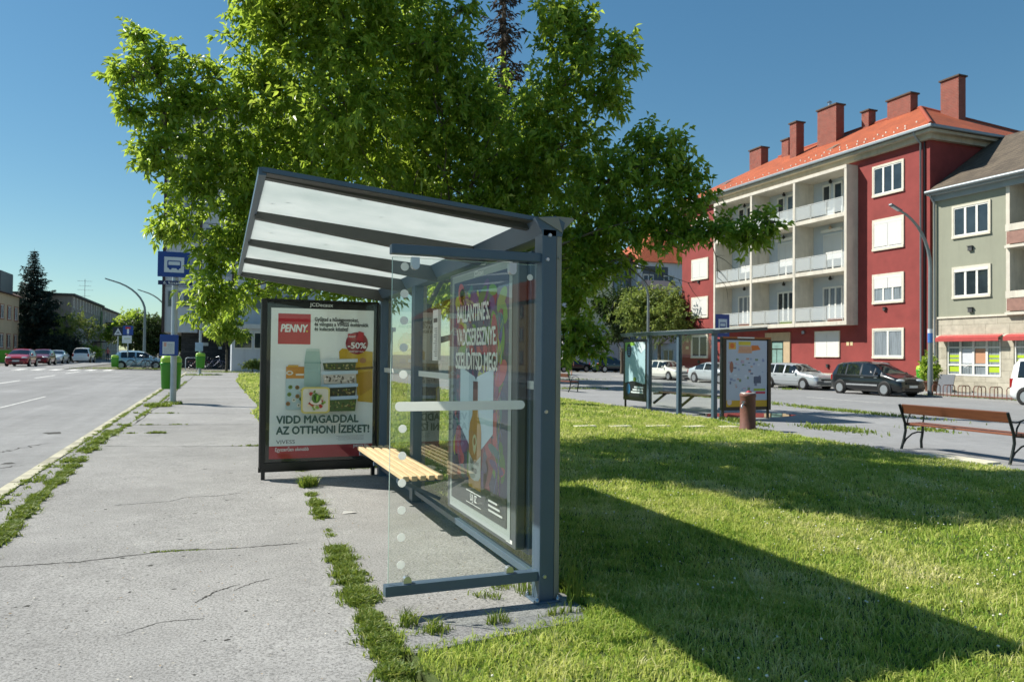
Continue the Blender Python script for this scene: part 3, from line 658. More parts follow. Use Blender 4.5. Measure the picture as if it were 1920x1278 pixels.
# pale jug, jar and stacked boxes
pr.poly([S(362, 640), S(362, 470), S(372, 395), S(455, 390), S(462, 470), S(468, 640)], '#a9c6bf'); R(372, 385, 455, 400, '#c9dad4'); R(362, 470, 466, 480, '#8fb3ab')
RR_(250, 545, 362, 775, .03, '#c3d6da'); R(250, 500, 362, 575, '#cf8a1e'); R(262, 490, 325, 503, '#d9a63a'); DI(272, 540, 22, '#e9e4d8', 14); DI(272, 540, 12, '#cf8a1e', 7); R(310, 545, 360, 557, '#e9e4d8')
for i, (x, y) in enumerate(((278, 630), (320, 632), (345, 650), (272, 676), (322, 688), (300, 712), (345, 705), (265, 735), (330, 745))): DI(x, y, 13, ['#6f8a3a', '#9a6a3a', '#e6e2d4'][i % 3]); DI(x, y, 5, '#3f5a24')
for (y0, y1, c, lid) in ((452, 520, '#4d5a38', '#c9d6d4'), (528, 608, '#c6c0b2', '#bcd0d6'), (612, 690, '#343a26', '#aac4d6'), (690, 785, '#4a6332', '#a9c2d4')):
    pr.poly([S(474, y0+18), S(690, y0+12), S(682, y1), S(486, y1)], c); pr.poly([S(466, y0+2), S(700, y0-6), S(700, y0+16), S(466, y0+24)], lid)
    for k in range(34):
        x = rr.uniform(492, 676); y = rr.uniform(y0+32, y1-8)
        DI(x, y, rr.uniform(4, 11), rr.choice(['#7d8a3f', '#6b5a32', '#3c4a20', '#a8a06a'] if c != '#c6c0b2' else ['#7a7466', '#e8e4da', '#55503f', '#d8d2c4']), rr.uniform(3, 7), rr.uniform(0, 3))
RR_(340, 628, 518, 795, .04, '#d2c66a'); RR_(350, 638, 508, 785, .035, '#d9d6c4')
for k in range(46):
    a = rr.uniform(0, 2*pi); r_ = rr.uniform(10, 62); DI(430+r_*cos(a), 712+r_*sin(a)*.95, rr.uniform(6, 13), rr.choice(['#a8402c', '#c2603a', '#b53a2c', '#6f8f2e', '#8fae4a', '#e6d8b4', '#55702a']), rr.uniform(5, 10), rr.uniform(0, 3))
DI(430, 722, 36, '#e8dccb', 18); DI(430, 700, 26, '#4f7a26', 30); DI(425, 698, 8, '#2a4516', 22, .3); DI(438, 698, 6, '#8fb84a', 22, -.2)
TX('VIDD MAGADDAL', 192, 833, 50, '#34564c', .017, 0, 505, 'LEFT'); TX('AZ OTTHONI ÍZEKET!', 192, 900, 50, '#34564c', .017, 0, 575, 'LEFT')
TX('VIVESS', 192, 970, 25, '#3c4646', .0, 0, 112, 'LEFT')
for k in range(4): R(560+12*(k % 2), 940+k*8, 735, 942.5+k*8, '#9a9f9f')
pr.build('poster', c1, SH)
pr = Print((1.17, 9.4785, 2.155), (1, 0, 0), (0, 0, 1), (0, -1, 0)); pr.text('JCDecaux', 0, 0, .062, '#e8e8e8', .004, 0, 1.1); pr.build('maker_lettering', c1, SH)
b = MB(); b.box(.53, 1.85, 9.452, 9.457, .24, 2.19); part(b, 'case_glass', GLASS, c1)
b = MB(); b.box(.47, .52, 9.44, 9.478, .17, 2.21); b.box(1.86, 1.88, 9.44, 9.478, .17, 2.21); b.box(.521, 1.859, 9.44, 9.478, 2.195, 2.213); b.box(.521, 1.859, 9.44, 9.478, .168, .235); part(b, 'door_frame', BLACK, c1)

# ------------------------------------------------------------------ second shelter across the lawn, seen from behind
S2 = (12.1, 18, gz(12.1, 18)-.01); g2 = S2[2]
sh2 = thing('bus_shelter', 'dark steel glass bus shelter seen from behind across the lawn, poster case at each end', 'bus shelter', S2)
def part2(b, name, m, parent=sh2, **kw): return b.build(name, m, parent, S2, **kw)
for y in (16.32, 17.93, 19.5):
    b = MB(); b.box(12.04, 12.16, y-.055, y+.055, g2-.1, 2.22); part2(b, 'post', STEEL, bevel=.006)
b = MB(); b.prism([(11.98, 0), (12.16, 0), (12.2, .08), (11.93, .1)], lambda u, v, a: (u, a, v+2.2), 16.2, 21.0); part2(b, 'back_beam', STEEL)
b = MB(); b.add([(x, y, z+h_) for x, z in ((12.18, 2.3), (13.75, 2.42)) for y in (16.2, 21.0) for h_ in (0, .02)], [(0,1,3,2),(4,6,7,5),(0,4,5,1),(2,3,7,6),(0,2,6,4),(1,5,7,3)]); part2(b, 'canopy_panel', OPAL)
for y in (16.25, 17.93, 19.5, 20.95): b = MB(); b.bar((12.15, y, 2.24), (13.75, y, 2.36), .05, .09); part2(b, 'rafter', RAFT)
for y0, y1 in ((16.39, 17.86), (18.0, 19.43)):
    b = MB(); b.box(12.09, 12.098, y0, y1, .1, 2.18); part2(b, 'back_pane', GLASS)
b = MB()
for k in range(4): b.box(12.3+.1*k, 12.38+.1*k, 16.8, 19.3, .50, .54)
s_ = part2(b, 'seat', mat('dark_timber', '#3a2c20', .6, 0, .2, 4), bevel=.005)
b = MB()
for y in (17.93, 19.35): b.bar((12.16, y, .18), (12.6, y, .48), .06); b.bar((12.16, y, .47), (12.7, y, .47), .05)
part2(b, 'seat_bracket', BLACK, s_)
# its near case stands across the end, the far one lies in line with the back
cA = ad_case(sh2, S2, 12.3, 13.86, 16.24, 16.36, .18, 2.12)
b = MB(); b.box(12.3, 13.86, 16.215, 16.235, 2.075, 2.12); b.box(12.3, 12.4, 16.215, 16.235, .18, 2.07, 1); b.box(13.76, 13.86, 16.215, 16.235, .18, 2.07, 1)
part2(b, 'door_frame', [mat('case_orange', '#a05a2a', .5), BLACK], cA)
pr = Print((12.42, 16.2385, .27), (1, 0, 0), (0, 0, 1), (0, -1, 0)); W_, H_ = 1.32, 1.76
pr.rect(0, 0, W_, H_, '#b7c0d0'); pr.rect(0, 0, W_, .17, '#d8a82a'); pr.disc(.1, .12, .075, '#d8c9cf'); pr.text('ÚJ', .75, .09, .1, '#c2501e', .004)
pr.rect(.07, H_-.24, .3, H_-.06, '#e0a83c'); pr.disc(.18, H_-.15, .07, '#e0702e'); pr.rect(.38, H_-.13, .78, H_-.03, '#d8c23c'); pr.poly([(.36, H_-.34), (.82, H_-.34), (.82, H_-.15), (.4, H_-.15)], '#dcae8e'); pr.poly([(.82, H_-.28), (1.1, H_-.24), (1.02, H_-.13), (.8, H_-.13)], '#d8742e')
for i in range(5): pr.rect(.4, H_-.18-i*.035, .8, H_-.195-i*.035, '#c8876a')
for i in range(46):
    u, v = rr.uniform(.1, 1.22), rr.uniform(.45, 1.3); pr.rect(u-.05, v-.03, u+rr.uniform(.0, .05), v+rr.uniform(-.01, .05), rr.choice(['#9aa7c4', '#8b95b8', '#c9cfdc', '#b9a6be', '#7d8e72', '#c59a8c', '#6b7590']), l=4+i*.02)
pr.k = 7; pr.rect(.88, .62, 1.12, .8, '#4a5872'); pr.disc(.16, 1.05, .06, '#a06a58', .15); pr.rect(.88, .42, 1.26, .48, '#9db43a'); pr.rect(.95, .34, 1.26, .4, '#c83a52')
pr.build('poster', cA, S2)
b = MB(); b.box(12.75, 13.3, 16.205, 16.213, 2.08, 2.115); part2(b, 'case_badge', WHITE, cA)
b = MB(); b.box(12.05, 12.17, 19.56, 20.98, .2, 2.1); cB = b.build('advertising_case', BLACK, sh2, S2, bevel=.012)
for y in (19.6, 20.9):
    b = MB(); b.box(12.08, 12.13, y, y+.045, g2-.02, .199); b.build('foot', BLACK, cB, S2)
pr = Print((12.0485, 20.86, .32), (0, -1, 0), (0, 0, 1), (-1, 0, 0)); W_, H_ = 1.2, 1.7
pr.rect(0, 0, W_, H_, '#9fbfc6'); pr.poly([(.0, H_), (.0, H_-.3), (.3, H_-.12), (.6, H_-.1), (.7, H_)], '#7fae3a'); pr.poly([(.55, H_), (.95, H_-.35), (W_, H_-.2), (W_, H_)], '#c9d8dc')
pr.disc(.24, H_-.26, .15, '#12202c', .22)
for i in range(4): pr.rect(.16, H_-.16-i*.07, .32, H_-.185-i*.07, '#5f8fb4')
pr.rect(0, 0, W_, .42, '#14181c'); pr.poly([(0, .42), (.5, .5), (W_, .4)], '#14181c'); pr.disc(.22, .24, .11, '#24648c', .17); pr.disc(.6, .55, .1, '#5d7a2a', .07)
for i in range(3): pr.rect(.58-.1*i, .28-i*.08, 1.1, .33-i*.08, '#c9d2d2')
pr.build('poster', cB, S2)

# ------------------------------------------------------------------ foliage
LEAF = leaf_mat('tree_leaf', [(0, (.06, .13, .012)), (.5, (.20, .34, .04)), (.85, (.36, .48, .07)), (1, (.52, .6, .15))], .55, (.66, .81, .09), .36, .5)
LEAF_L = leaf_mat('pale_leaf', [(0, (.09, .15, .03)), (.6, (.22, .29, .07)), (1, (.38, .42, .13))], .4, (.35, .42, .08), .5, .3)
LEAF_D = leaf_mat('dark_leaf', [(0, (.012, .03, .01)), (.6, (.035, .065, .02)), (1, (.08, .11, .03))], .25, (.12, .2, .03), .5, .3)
NEEDLE = leaf_mat('spruce_needle', [(0, (.010, .022, .018)), (.6, (.025, .05, .04)), (1, (.06, .09, .08))], .08, (.05, .09, .05), .6, .25)
DRYN = leaf_mat('dry_needle', [(0, (.035, .03, .022)), (.6, (.075, .055, .04)), (1, (.13, .095, .07))], .1, (.1, .07, .04), .7, .2)
BARK = mat('bark', '#5d5548', .9, 0, .35, 5, stretch=(6, 6, 1.2), bmp=.6)
BARKL = mat('pale_bark', '#6a6455', .9, 0, .3, 4, stretch=(6, 6, 1.2), bmp=.5)
def unit(v): return v/np.maximum(np.linalg.norm(v, axis=-1, keepdims=True), 1e-9)
def leaflets(C, axis, L, W, fold=.25, droop=.25, var=None):
    """kite-shaped folded leaves, arrays of centres (leaf base) and directions"""
    n = len(C); axis = unit(axis); t = unit(np.cross(axis, rng.normal(size=(n, 3))+np.array([0, 0, 1.2])))
    nr = np.cross(t, axis); L = np.broadcast_to(L, n)[:, None]; W = np.broadcast_to(W, n)[:, None]
    V = np.empty((n, 4, 3), np.float32); dz = np.zeros((n, 3)); dz[:, 2] = -1
    V[:, 0] = C; V[:, 1] = C+axis*L*.45+t*W*.5+nr*W*fold; V[:, 2] = C+axis*L+dz*L*droop; V[:, 3] = C+axis*L*.45-t*W*.5+nr*W*fold
    T = np.array([[0, 1, 2], [0, 2, 3]], np.int32)[None]+4*np.arange(n, dtype=np.int32)[:, None, None]
    v = rng.uniform(0, 1, n) if var is None else var
    return V.reshape(-1, 3), T.reshape(-1, 3), np.repeat(v, 2)
def sprays(C, out, nl, L, W, spread=.9, droop=.3, stem=.16):
    """each spray: nl leaves around a short twig pointing out"""
    n = len(C); out = unit(out)
    f = rng.uniform(0, 1, (n, nl, 1)); base = C[:, None]+out[:, None]*stem*(f-.5)*2
    ax = out[:, None]*.75+rng.normal(size=(n, nl, 3))*spread; ax[..., 2] -= .1
    v = np.clip(rng.normal(.42, .2, (n, 1))+rng.normal(0, .14, (n, nl)), 0, 1)
    return leaflets(base.reshape(-1, 3), ax.reshape(-1, 3), L*rng.uniform(.65, 1.2, n*nl), W*rng.uniform(.7, 1.2, n*nl), droop=droop, var=v.ravel())
def blob_points(c, r, n, hollow=.45):
    d = unit(rng.normal(size=(n, 3))); q = hollow+(1-hollow)*rng.random((n, 1))**.7
    q = q*(1+.22*np.sin(d[:, :1]*5+c[0])*np.cos(d[:, 1:2]*6+c[1])+.12*rng.normal(size=(n, 1)))
    return np.asarray(c)+d*q*np.asarray(r), d
def limb(b, p, q, r0_, r1_, sag=.12, n=7, mi=0, k=9):
    p, q = Vector(p), Vector(q); L = (q-p).length; o = Vector((random.uniform(-1, 1), random.uniform(-1, 1), random.uniform(.2, 1)))*sag*L
    pts = [p.lerp(q, i/n)+o*sin(pi*i/n)+Vector((random.gauss(0, .012), random.gauss(0, .012), 0))*L*(0 < i < n) for i in range(n+1)]
    b.tube(pts, [r0_+(r1_-r0_)*(i/n)**.8 for i in range(n+1)], k, mi); return pts
def tree(name, label, base, h_fork, r_trunk, blobs, per, L, W, m, nl=10, bark=BARK, group=None, spread=.9, droop=.3, twigs=5, bare=(), cat='tree', lean=(0, 0), hollow=.45):
    """blobs: (centre, radii, density factor) in world space"""
    base = Vector(base); t = thing(name, label, cat, base, 0, group); b = MB()
    fork = base+Vector((lean[0], lean[1], h_fork))
    b.tube([base-Vector((0, 0, .15)), base+Vector((0, 0, .12)), base.lerp(fork, .35)+Vector((.03, -.02, 0)), base.lerp(fork, .7), fork], [r_trunk*1.45, r_trunk*1.12, r_trunk, r_trunk*.92, r_trunk*.85], 12)
    parts = []; NP = np.array([tuple(fork.lerp(base, q)) for q in (0, .12, .25)]); NR = np.array([r_trunk*.85]*3); ND = np.zeros(3)
    f_ = np.array(tuple(fork))
    for c, r, dn in sorted(blobs, key=lambda q: float(np.linalg.norm(np.array(q[0])-f_))):
        r = np.array(r if hasattr(r, '__len__') else (r, r, r), float); ca = np.array(c)
        dist = np.linalg.norm(NP-ca, axis=1); up = np.maximum(0, NP[:, 2]-ca[2]-.2)*1.2
        j = int(np.argmin(dist+.30*ND+up+.9*(NR < .02))); q0 = float(min(NR[j]*.8, .012+.028*sqrt(dist[j]+.2)))
        pts = limb(b, tuple(NP[j]), c, q0, max(.006, q0*.42), .1)
        NP = np.concatenate([NP, [tuple(p) for p in pts[2:]]]); NR = np.concatenate([NR, np.linspace(q0*.85, max(.006, q0*.42), len(pts)-2)]); ND = np.concatenate([ND, ND[j]+dist[j]*np.linspace(.25, 1, len(pts)-2)])
        n = max(6, int(per*dn*(r[0]*r[1]*r[2])**(2/3))); P, D = blob_points(c, r, n, hollow)
        P = P[P[:, 2] > base.z+.3] if base.z+.3 > c[2]-r[2] else P; D = D[:len(P)]
        o = D*.8+rng.normal(size=P.shape)*.35; o[:, 2] += .15
        parts.append(sprays(P, o, nl, L, W, spread, droop, L*1.1))
        for k in range(int(twigs*max(1, r.max()))):
            i = random.randrange(len(P)); s_ = pts[random.randint(3, len(pts)-1)]; limb(b, s_, P[i], .02+.008*random.random(), .004, .06, 4, 0, 5)
    for p, q, r_ in bare:
        P = limb(b, p, q, r_, .004, .1, 6, 0, 5)
        for k in range(5):
            s_ = P[random.randint(2, 6)]; e = s_+Vector((random.uniform(-.1, .35), random.uniform(-.3, .1), random.uniform(-.4, .12))); limb(b, s_, e, .006, .002, .1, 4, 0, 4)
    b.build('trunk', bark, t, tuple(base), fix=False)
    trimesh('crown', *join(parts), m, t, tuple(base)); return t
def spruce(name, label, base, h, rad, m, dens=1., z0=.06, bark=BARK, cat='tree', sparse=0., seed=1, L=.3):
    rs = np.random.default_rng(seed); base = Vector(base); t = thing(name, label, cat, base); b = MB(); parts = []
    b.tube([base-Vector((0, 0, .1)), base+Vector((0, 0, h*.5)), base+Vector((0, 0, h))], [.018*h, .011*h, .01], 9)
    z = z0*h; Cs, As = [], []
    while z < h*.985:
        f = 1-z/h; n = 6 if f > .15 else 4; a0 = rs.uniform(0, 6.3)
        for j in range(n):
            if rs.random() < sparse: continue
            a = a0+2*pi*j/n+rs.normal(0, .2); Lb = rad*f**1.0*rs.choice((rs.uniform(.55, .85), rs.uniform(.8, 1.2)))+.12
            d = np.array([cos(a), sin(a), 0]); p0 = np.array(base)+np.array([0, 0, z]); k = max(3, int(Lb/.16*dens))
            u = np.linspace(.12, 1, k)[:, None]; dr = -.32*np.sin(u*1.9)*Lb*.55+.14*u**3*Lb
            P = p0+d*u*Lb+np.array([0, 0, 1])*dr
            b.tube([p0, P[k//2], P[-1]], [.02+.006*Lb, .012, .004], 4, sm=False)
            side = np.array([-d[1], d[0], 0])
            for sgn in (-1, 1):
                Cs.append(P); As.append(np.broadcast_to(d*.5+side*sgn*.8, P.shape)+rs.normal(0, .3, P.shape)-np.array([0, 0, .35]))
            Cs.append(P); As.append(np.broadcast_to(d, P.shape)+rs.normal(0, .35, P.shape)-np.array([0, 0, .5])*rs.random((k, 1)))
        z += h*.028*(.6+.8*f)*rs.uniform(.8, 1.2)
    C = np.concatenate(Cs); Ax = np.concatenate(As)
    tp = lambda: np.clip(.35+.9*(1-(C[:, 2]-base.z)/h), .3, 1) if L > .4 else 1.
    C = np.repeat(C, 3, 0)+rng.normal(0, .05, (3*len(C), 3)); Ax = np.repeat(Ax, 3, 0)+rng.normal(0, .3, C.shape)
    b.build('trunk', bark, t, tuple(base), fix=False)
    trimesh('crown', *leaflets(C, Ax, L*rng.uniform(.6, 1.3, len(C))*tp(), L*.3*tp()*np.ones(len(C)), .2, .2, np.clip(rng.normal(.45, .22, len(C)), 0, 1)), m, t, tuple(base)); return t
def blob(px, py, rp, D, dn=1., squash=(1, 1, 1)):
    c = at(px, py, D); r_ = rp*D/FPX; return (tuple(c), (r_*squash[0], r_*squash[1], r_*squash[2]), dn)

# the big tree behind the shelter
BL = []
for px, py, rp, D, dn in ((480, -80, 70, 10.2, .9), (560, -120, 110, 10.6, .8), (430, -200, 100, 10.3, 1.), (620, -220, 140, 11, .8), (340, -270, 90, 10.4, 1.), (520, -300, 130, 10.8, .8), (470, -10, 45, 10.6, 1.),
    (235, 140, 38, 11.4, 1.5), (262, 62, 26, 11.4, 1.4), (290, 120, 45, 11.5, 1.3), (350, 165, 62, 11.6, 1.2), (420, 205, 60, 11.8, 1.1), (250, 205, 34, 11.3, 1.2), (385, 125, 30, 11.5, 1.), (300, 205, 45, 11.5, 1.),
    (300, 285, 52, 11.4, 1.2), (370, 290, 70, 11.8, 1.), (440, 330, 85, 12, 1.), (275, 300, 30, 11.3, 1.2), (355, 345, 50, 11.6, 1.),
    (330, 420, 46, 11.7, 1.2), (410, 470, 54, 11.9, 1.), (385, 545, 45, 11.9, 1.2), (445, 545, 50, 12.2, 1.), (300, 425, 28, 11.6, 1.2), (380, 590, 24, 11.9, 1.2), (455, 410, 70, 12.1, 1.),
    (540, 60, 105, 11.6, 1.1), (500, 20, 62, 11.3, 1.2), (480, 150, 60, 11.6, 1.1), (520, 210, 85, 12, 1.), (560, 320, 110, 12.3, 1.), (540, 450, 110, 12.8, .9), (600, 525, 75, 12.8, .9), (690, 500, 90, 13, .8),
    (650, 40, 130, 11.4, 1.), (640, 180, 120, 11.2, 1.), (690, 310, 120, 11.8, .9), (760, 90, 130, 12.4, .9), (740, 230, 120, 13.2, .8), (820, 80, 85, 11.8, 1.), (830, 210, 110, 12.2, .9), (840, 350, 110, 13, .8), (780, 400, 110, 13.8, .8),
    (890, 190, 55, 12, .9), (930, 290, 90, 12.4, .9), (960, 380, 90, 12.6, .9), (640, -120, 170, 11.6, .7), (760, -150, 150, 12.4, .7), (875, 15, 28, 12, 1.),
    (1060, 60, 55, 12.2, 1.2), (1040, 15, 45, 12.2, 1.2), (1100, 50, 38, 12.2, 1.1), (1080, 140, 70, 12.1, 1.1), (1150, 105, 45, 12, 1.2), (1172, 90, 26, 11.9, 1.2), (1140, 180, 48, 12, 1.1), (1020, 200, 70, 12.2, 1.), (1060, 270, 80, 12.2, 1.), (1000, 320, 70, 12.5, .9),
    (1215, 255, 32, 11.7, 1.3), (1265, 265, 28, 11.6, 1.3), (1225, 310, 55, 11.7, 1.2), (1290, 320, 42, 11.6, 1.2), (1150, 330, 75, 11.9, 1.), (1240, 380, 60, 11.7, 1.1), (1300, 375, 36, 11.6, 1.1), (1100, 400, 85, 12.1, 1.), (1180, 430, 70, 11.9, 1.), (1260, 440, 45, 11.7, 1.1),
    (1350, 430, 40, 11.6, 1.2), (1400, 445, 34, 11.6, 1.3), (1440, 415, 26, 11.5, 1.3), (1415, 430, 30, 11.6, 1.2), (1310, 430, 40, 11.6, 1.1), (1085, 480, 60, 12, 1.1), (1140, 500, 40, 11.9, 1.1), (1075, 545, 48, 12, 1.1), (1085, 600, 45, 12, 1.1), (1100, 650, 30, 12, 1.2), (1070, 640, 40, 12.1, 1.1), (1130, 640, 18, 11.9, 1.2),
    (760, 330, 110, 15, .8), (600, 250, 130, 14.6, .8), (930, 250, 120, 14.8, .8), (1060, 350, 110, 14.6, .7), (480, 330, 90, 14, .7), (690, 60, 130, 14.6, .7), (860, 430, 90, 12.5, .8), (960, 470, 90, 13, .8)):
    BL.append(blob(px, py, rp, D, dn))
tb = at(800, 640, 12.2); tb.z = gz(tb.x, tb.y)
tree('broadleaf_tree', 'big leafy green broadleaf tree with pale bark towering behind the near bus shelter', tb, 2.3, .2, BL, 285, .132, .056, LEAF, 11, BARKL, twigs=3, spread=.85, hollow=.25,
     bare=[(at(1180, 490, 11.9), at(1270, 540, 11.6), .015), (at(1150, 480, 11.9), at(1230, 560, 11.7), .012), (at(1190, 500, 11.9), at(1290, 530, 11.6), .011), (at(1330, 450, 11.6), at(1345, 520, 11.6), .009), (at(1180, 500, 11.9), at(1185, 560, 11.8), .009)])
# dry spruce whose top shows above the gap, and the trees that close the view between shelter and street
def G0(px, D):
    p = at(px, 660, D); return Vector((p.x, p.y, gz(p.x, p.y)))
spruce('spruce_tree', 'tall sparse spruce with dry brown needles showing above the big green tree', G0(938, 25), 16.2, 2.3, DRYN, 1.2, .35, BARK, 'tree', .25, 5, .22)
def ball_tree(name, label, base, h, r, per, L, W, m, n=7, seed=1, r_tr=.14, zf=.42, flat_=.85, **kw):
    rs = random.Random(seed); base = Vector(base); bl = [((base.x, base.y, base.z+h*.68), (r*.75, r*.75, h*.3), 1.)]
    for k in range(n):
        a = 2*pi*k/n+rs.uniform(-.4, .4); q = r*rs.uniform(.45, .72); z = base.z+h*rs.uniform(zf+.05, .86)
        bl.append(((base.x+q*cos(a), base.y+q*sin(a), z), (r*rs.uniform(.36, .52),)*2+(r*rs.uniform(.32, .5)*flat_,), 1.))
    return tree(name, label, base, h*zf*.8, r_tr, bl, per, L, W, m, **kw)
B_ = lambda px, D, dz=0: tuple(G0(px, D)+Vector((0, 0, dz)))
ball_tree('street_tree', 'pale green round street tree beside the left end of the red apartment house', B_(1236, 66), 8.2, 3.5, 60, .34, .16, LEAF_L, 9, 3, .16)
ball_tree('street_tree', 'dark leaved tree standing left of the pale street tree', B_(1166, 74), 9.0, 2.6, 60, .36, .17, LEAF_D, 8, 4, .16, zf=.3)
ball_tree('broadleaf_tree', 'large tree in the far lawn mostly hidden by the big tree', B_(880, 50), 11, 4.6, 45, .4, .2, LEAF, 9, 5, .25)
ball_tree('broadleaf_tree', 'second tree of the far lawn beside the tall dry spruce', B_(1000, 40), 8.5, 3.6, 50, .34, .17, LEAF, 8, 6, .2)
ball_tree('young_tree', 'young dark tree with slim trunk before the white wing of the tower block', B_(425, 55), 5.6, 1.5, 130, .22, .1, LEAF, 7, 8, .09, zf=.36, droop=.5)
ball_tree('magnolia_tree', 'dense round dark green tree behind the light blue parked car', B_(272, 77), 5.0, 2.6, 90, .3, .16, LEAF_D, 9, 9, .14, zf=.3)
ball_tree('far_tree', 'green tree in the gap below the curved street lamps', B_(243, 120), 7.6, 3.4, 40, .5, .25, LEAF, 8, 10, .2)
ball_tree('far_tree', 'pale green tree farthest back beside the tower block', B_(292, 130), 7.2, 3.2, 40, .5, .25, LEAF_L, 8, 12, .2)
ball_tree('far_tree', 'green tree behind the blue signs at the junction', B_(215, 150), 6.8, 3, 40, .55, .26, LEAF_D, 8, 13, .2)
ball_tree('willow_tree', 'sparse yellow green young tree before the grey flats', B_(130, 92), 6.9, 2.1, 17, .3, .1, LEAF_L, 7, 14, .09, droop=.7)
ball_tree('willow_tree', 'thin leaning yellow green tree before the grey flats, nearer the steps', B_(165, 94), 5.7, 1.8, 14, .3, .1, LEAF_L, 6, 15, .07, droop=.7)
spruce('spruce_tree', 'tall dark blue green spruce by the parked red cars', B_(60, 92), 13.8, 5.0, NEEDLE, .8, .12, seed=2, L=.62)
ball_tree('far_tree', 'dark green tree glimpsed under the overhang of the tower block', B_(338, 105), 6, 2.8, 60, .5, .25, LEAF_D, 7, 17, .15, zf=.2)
ball_tree('far_tree', 'mid green tree glimpsed at the corner of the tower block', B_(312, 118), 5.6, 2.6, 60, .5, .25, LEAF, 7, 18, .15, zf=.2)
def bush(name, label, base, r, h, m, per=120, L=.16, W=.08, cat='shrub', n=6, seed=1):
    rs = random.Random(seed); bx, by, bz = base
    bl = [((bx+rs.uniform(-.6, .6)*r[0], by+rs.uniform(-.6, .6)*r[1], bz+h*rs.uniform(.35, .62)), (r[0]*.55, r[1]*.55, h*.42), 1.) for k in range(n)]
    return tree(name, label, base, h*.2, .03, bl, per, L, W, m, nl=9, cat=cat, twigs=1, hollow=.2)
bush('juniper_shrub', 'grey green juniper bush behind the silver parked car', B_(112, 90), (2.2, 1.6), 3.4, NEEDLE, 100, .3, .09, n=8, seed=2)
bush('juniper_shrub', 'low grey juniper spreading behind the red cars', B_(92, 93), (2.2, 1.4), 2.2, NEEDLE, 90, .3, .09, n=6, seed=3)
bush('clipped_shrub', 'yellowish clipped hedge shrub before the door of the grey flats', B_(150, 98), (2.6, 1.3), 2.1, LEAF, 90, .22, .12, n=8, seed=4)
bush('evergreen_shrub', 'dark columnar evergreen between juniper and yellowish hedge', B_(131, 94), (1.0, 1.0), 3.2, LEAF_D, 120, .22, .1, n=6, seed=5)
bush('low_shrub', 'low round yellow green bush at the lawn corner left of the food poster', B_(474, 56), (.95, .8), 1.0, LEAF_L, 260, .14, .07, n=6, seed=6)
bush('planter_shrub', 'green leafy shrub in a pot beside the shop window', (36.3, 29.75, gz(36.3, 29.75)+.45), (.55, .5), 1.7, LEAF, 220, .16, .09, n=6, seed=7)

# ------------------------------------------------------------------ buildings
class Fac:
    """wall coordinates: s along the wall, o outwards, z up"""
    def __init__(s, root, org, O, S, Od): s.root, s.org, s.O, s.S, s.Od = root, org, Vector(O), Vector(S), Vector(Od)
    def T(s, a, o, z): v = s.O+s.S*a+s.Od*o; return (v.x, v.y, z)
    def box(s, b, a0, a1, o0, o1, z0, z1, mi=0): return b.box(a0, a1, o0, o1, z0, z1, mi, s.T)
    def put(s, b, name, m, parent=None, **kw): return b.build(name, m, parent or s.root, s.org, **kw)
    def window(s, a0, a1, z0, z1, n=3, shut=0., sur=.13, surm=None, pane=None, proud=.07, frame=None, sill=False, tilt=None, gap=.55):
        frame = frame or WHITE; pane = pane or random.choice((PANE, PANE, PANE3)); b = MB()
        if sur:
            s.box(b, a0-sur, a1+sur, 0, proud, z1, z1+sur); s.box(b, a0-sur, a1+sur, 0, proud+.03, z0-sur, z0)
            s.box(b, a0-sur, a0, 0, proud, z0, z1); s.box(b, a1, a1+sur, 0, proud, z0, z1)
            f = s.put(b, 'window', surm or SURR, bevel=0); b = MB()
        else: f = None
        fw = .07
        s.box(b, a0, a1, .005, .045, z1-fw, z1); s.box(b, a0, a1, .005, .045, z0, z0+fw)
        w = (a1-a0)/n
        for i in range(n+1):
            c = a0+i*w; e = fw*(.9 if 0 < i < n else .6); s.box(b, max(a0, c-e), min(a1, c+e), .005, .043, z0+fw, z1-fw)
        if f: s.put(b, 'frame', frame, f)
        else: f = s.put(b, 'window', frame)
        b = MB(); s.box(b, a0+.01, a1-.01, -.02, .012, z0+.02, z1-.02); s.put(b, 'pane', pane, f)
        if shut:
            zb = z1-(z1-z0)*shut; b = MB(); s.box(b, a0+.02, (a0+a1)/2-.012, .046, .06, zb, z1-.005); s.box(b, (a0+a1)/2+.012, a1-.02, .046, .06, zb, z1-.005); s.box(b, a0+.01, a1-.01, .046, .068, z1-.16, z1-.002)
            s.put(b, 'roller_shutter', SHUTM, f)
        return f
def shutter_mat():
    m, t, b = new_mat('slatted_shutter'); w = nod(t, 'ShaderNodeTexWave', bands_direction='Z'); w.inputs['Scale'].default_value = 5.5; w.inputs['Distortion'].default_value = 0
    t.links.new(coords(t), w.inputs[0]); t.links.new(ramp(t, w.outputs['Fac'], [(.2, (.56, .56, .53)), (.6, (.68, .68, .65))]), b.inputs['Base Color']); b.inputs['Roughness'].default_value = .5
    bump(t, b, w.outputs['Fac'], .4, .01); return m
SHUTM = shutter_mat(); PANE3 = pane_mat('sky_reflection_glass', (.17, .23, .28))  # the last pane has a light blue sky reflection put into its colour
SURR = mat('cream_surround', '#cfc9b8', .75, 0, .12, 3, streak=.25)
RED = mat('red_plaster', '#873a36', .88, 0, .2, .9, bmp=.15, streak=.0)
def plaster(name, c, var=.1, sc=.6, streak=.3): return mat(name, c, .9, 0, var, sc, bmp=.08, streak=streak)
GREYB = plaster('balcony_wall', '#c0c8ce', .05, 1, .1); CONC = plaster('balcony_concrete', '#c9c3b5', .14, 1.4, .45)
BRICK = brick_mat('chimney_brick', hx('#8f3a2a'), hx('#7c3024'), hx('#8d7a6c'), 1, .27, .09)
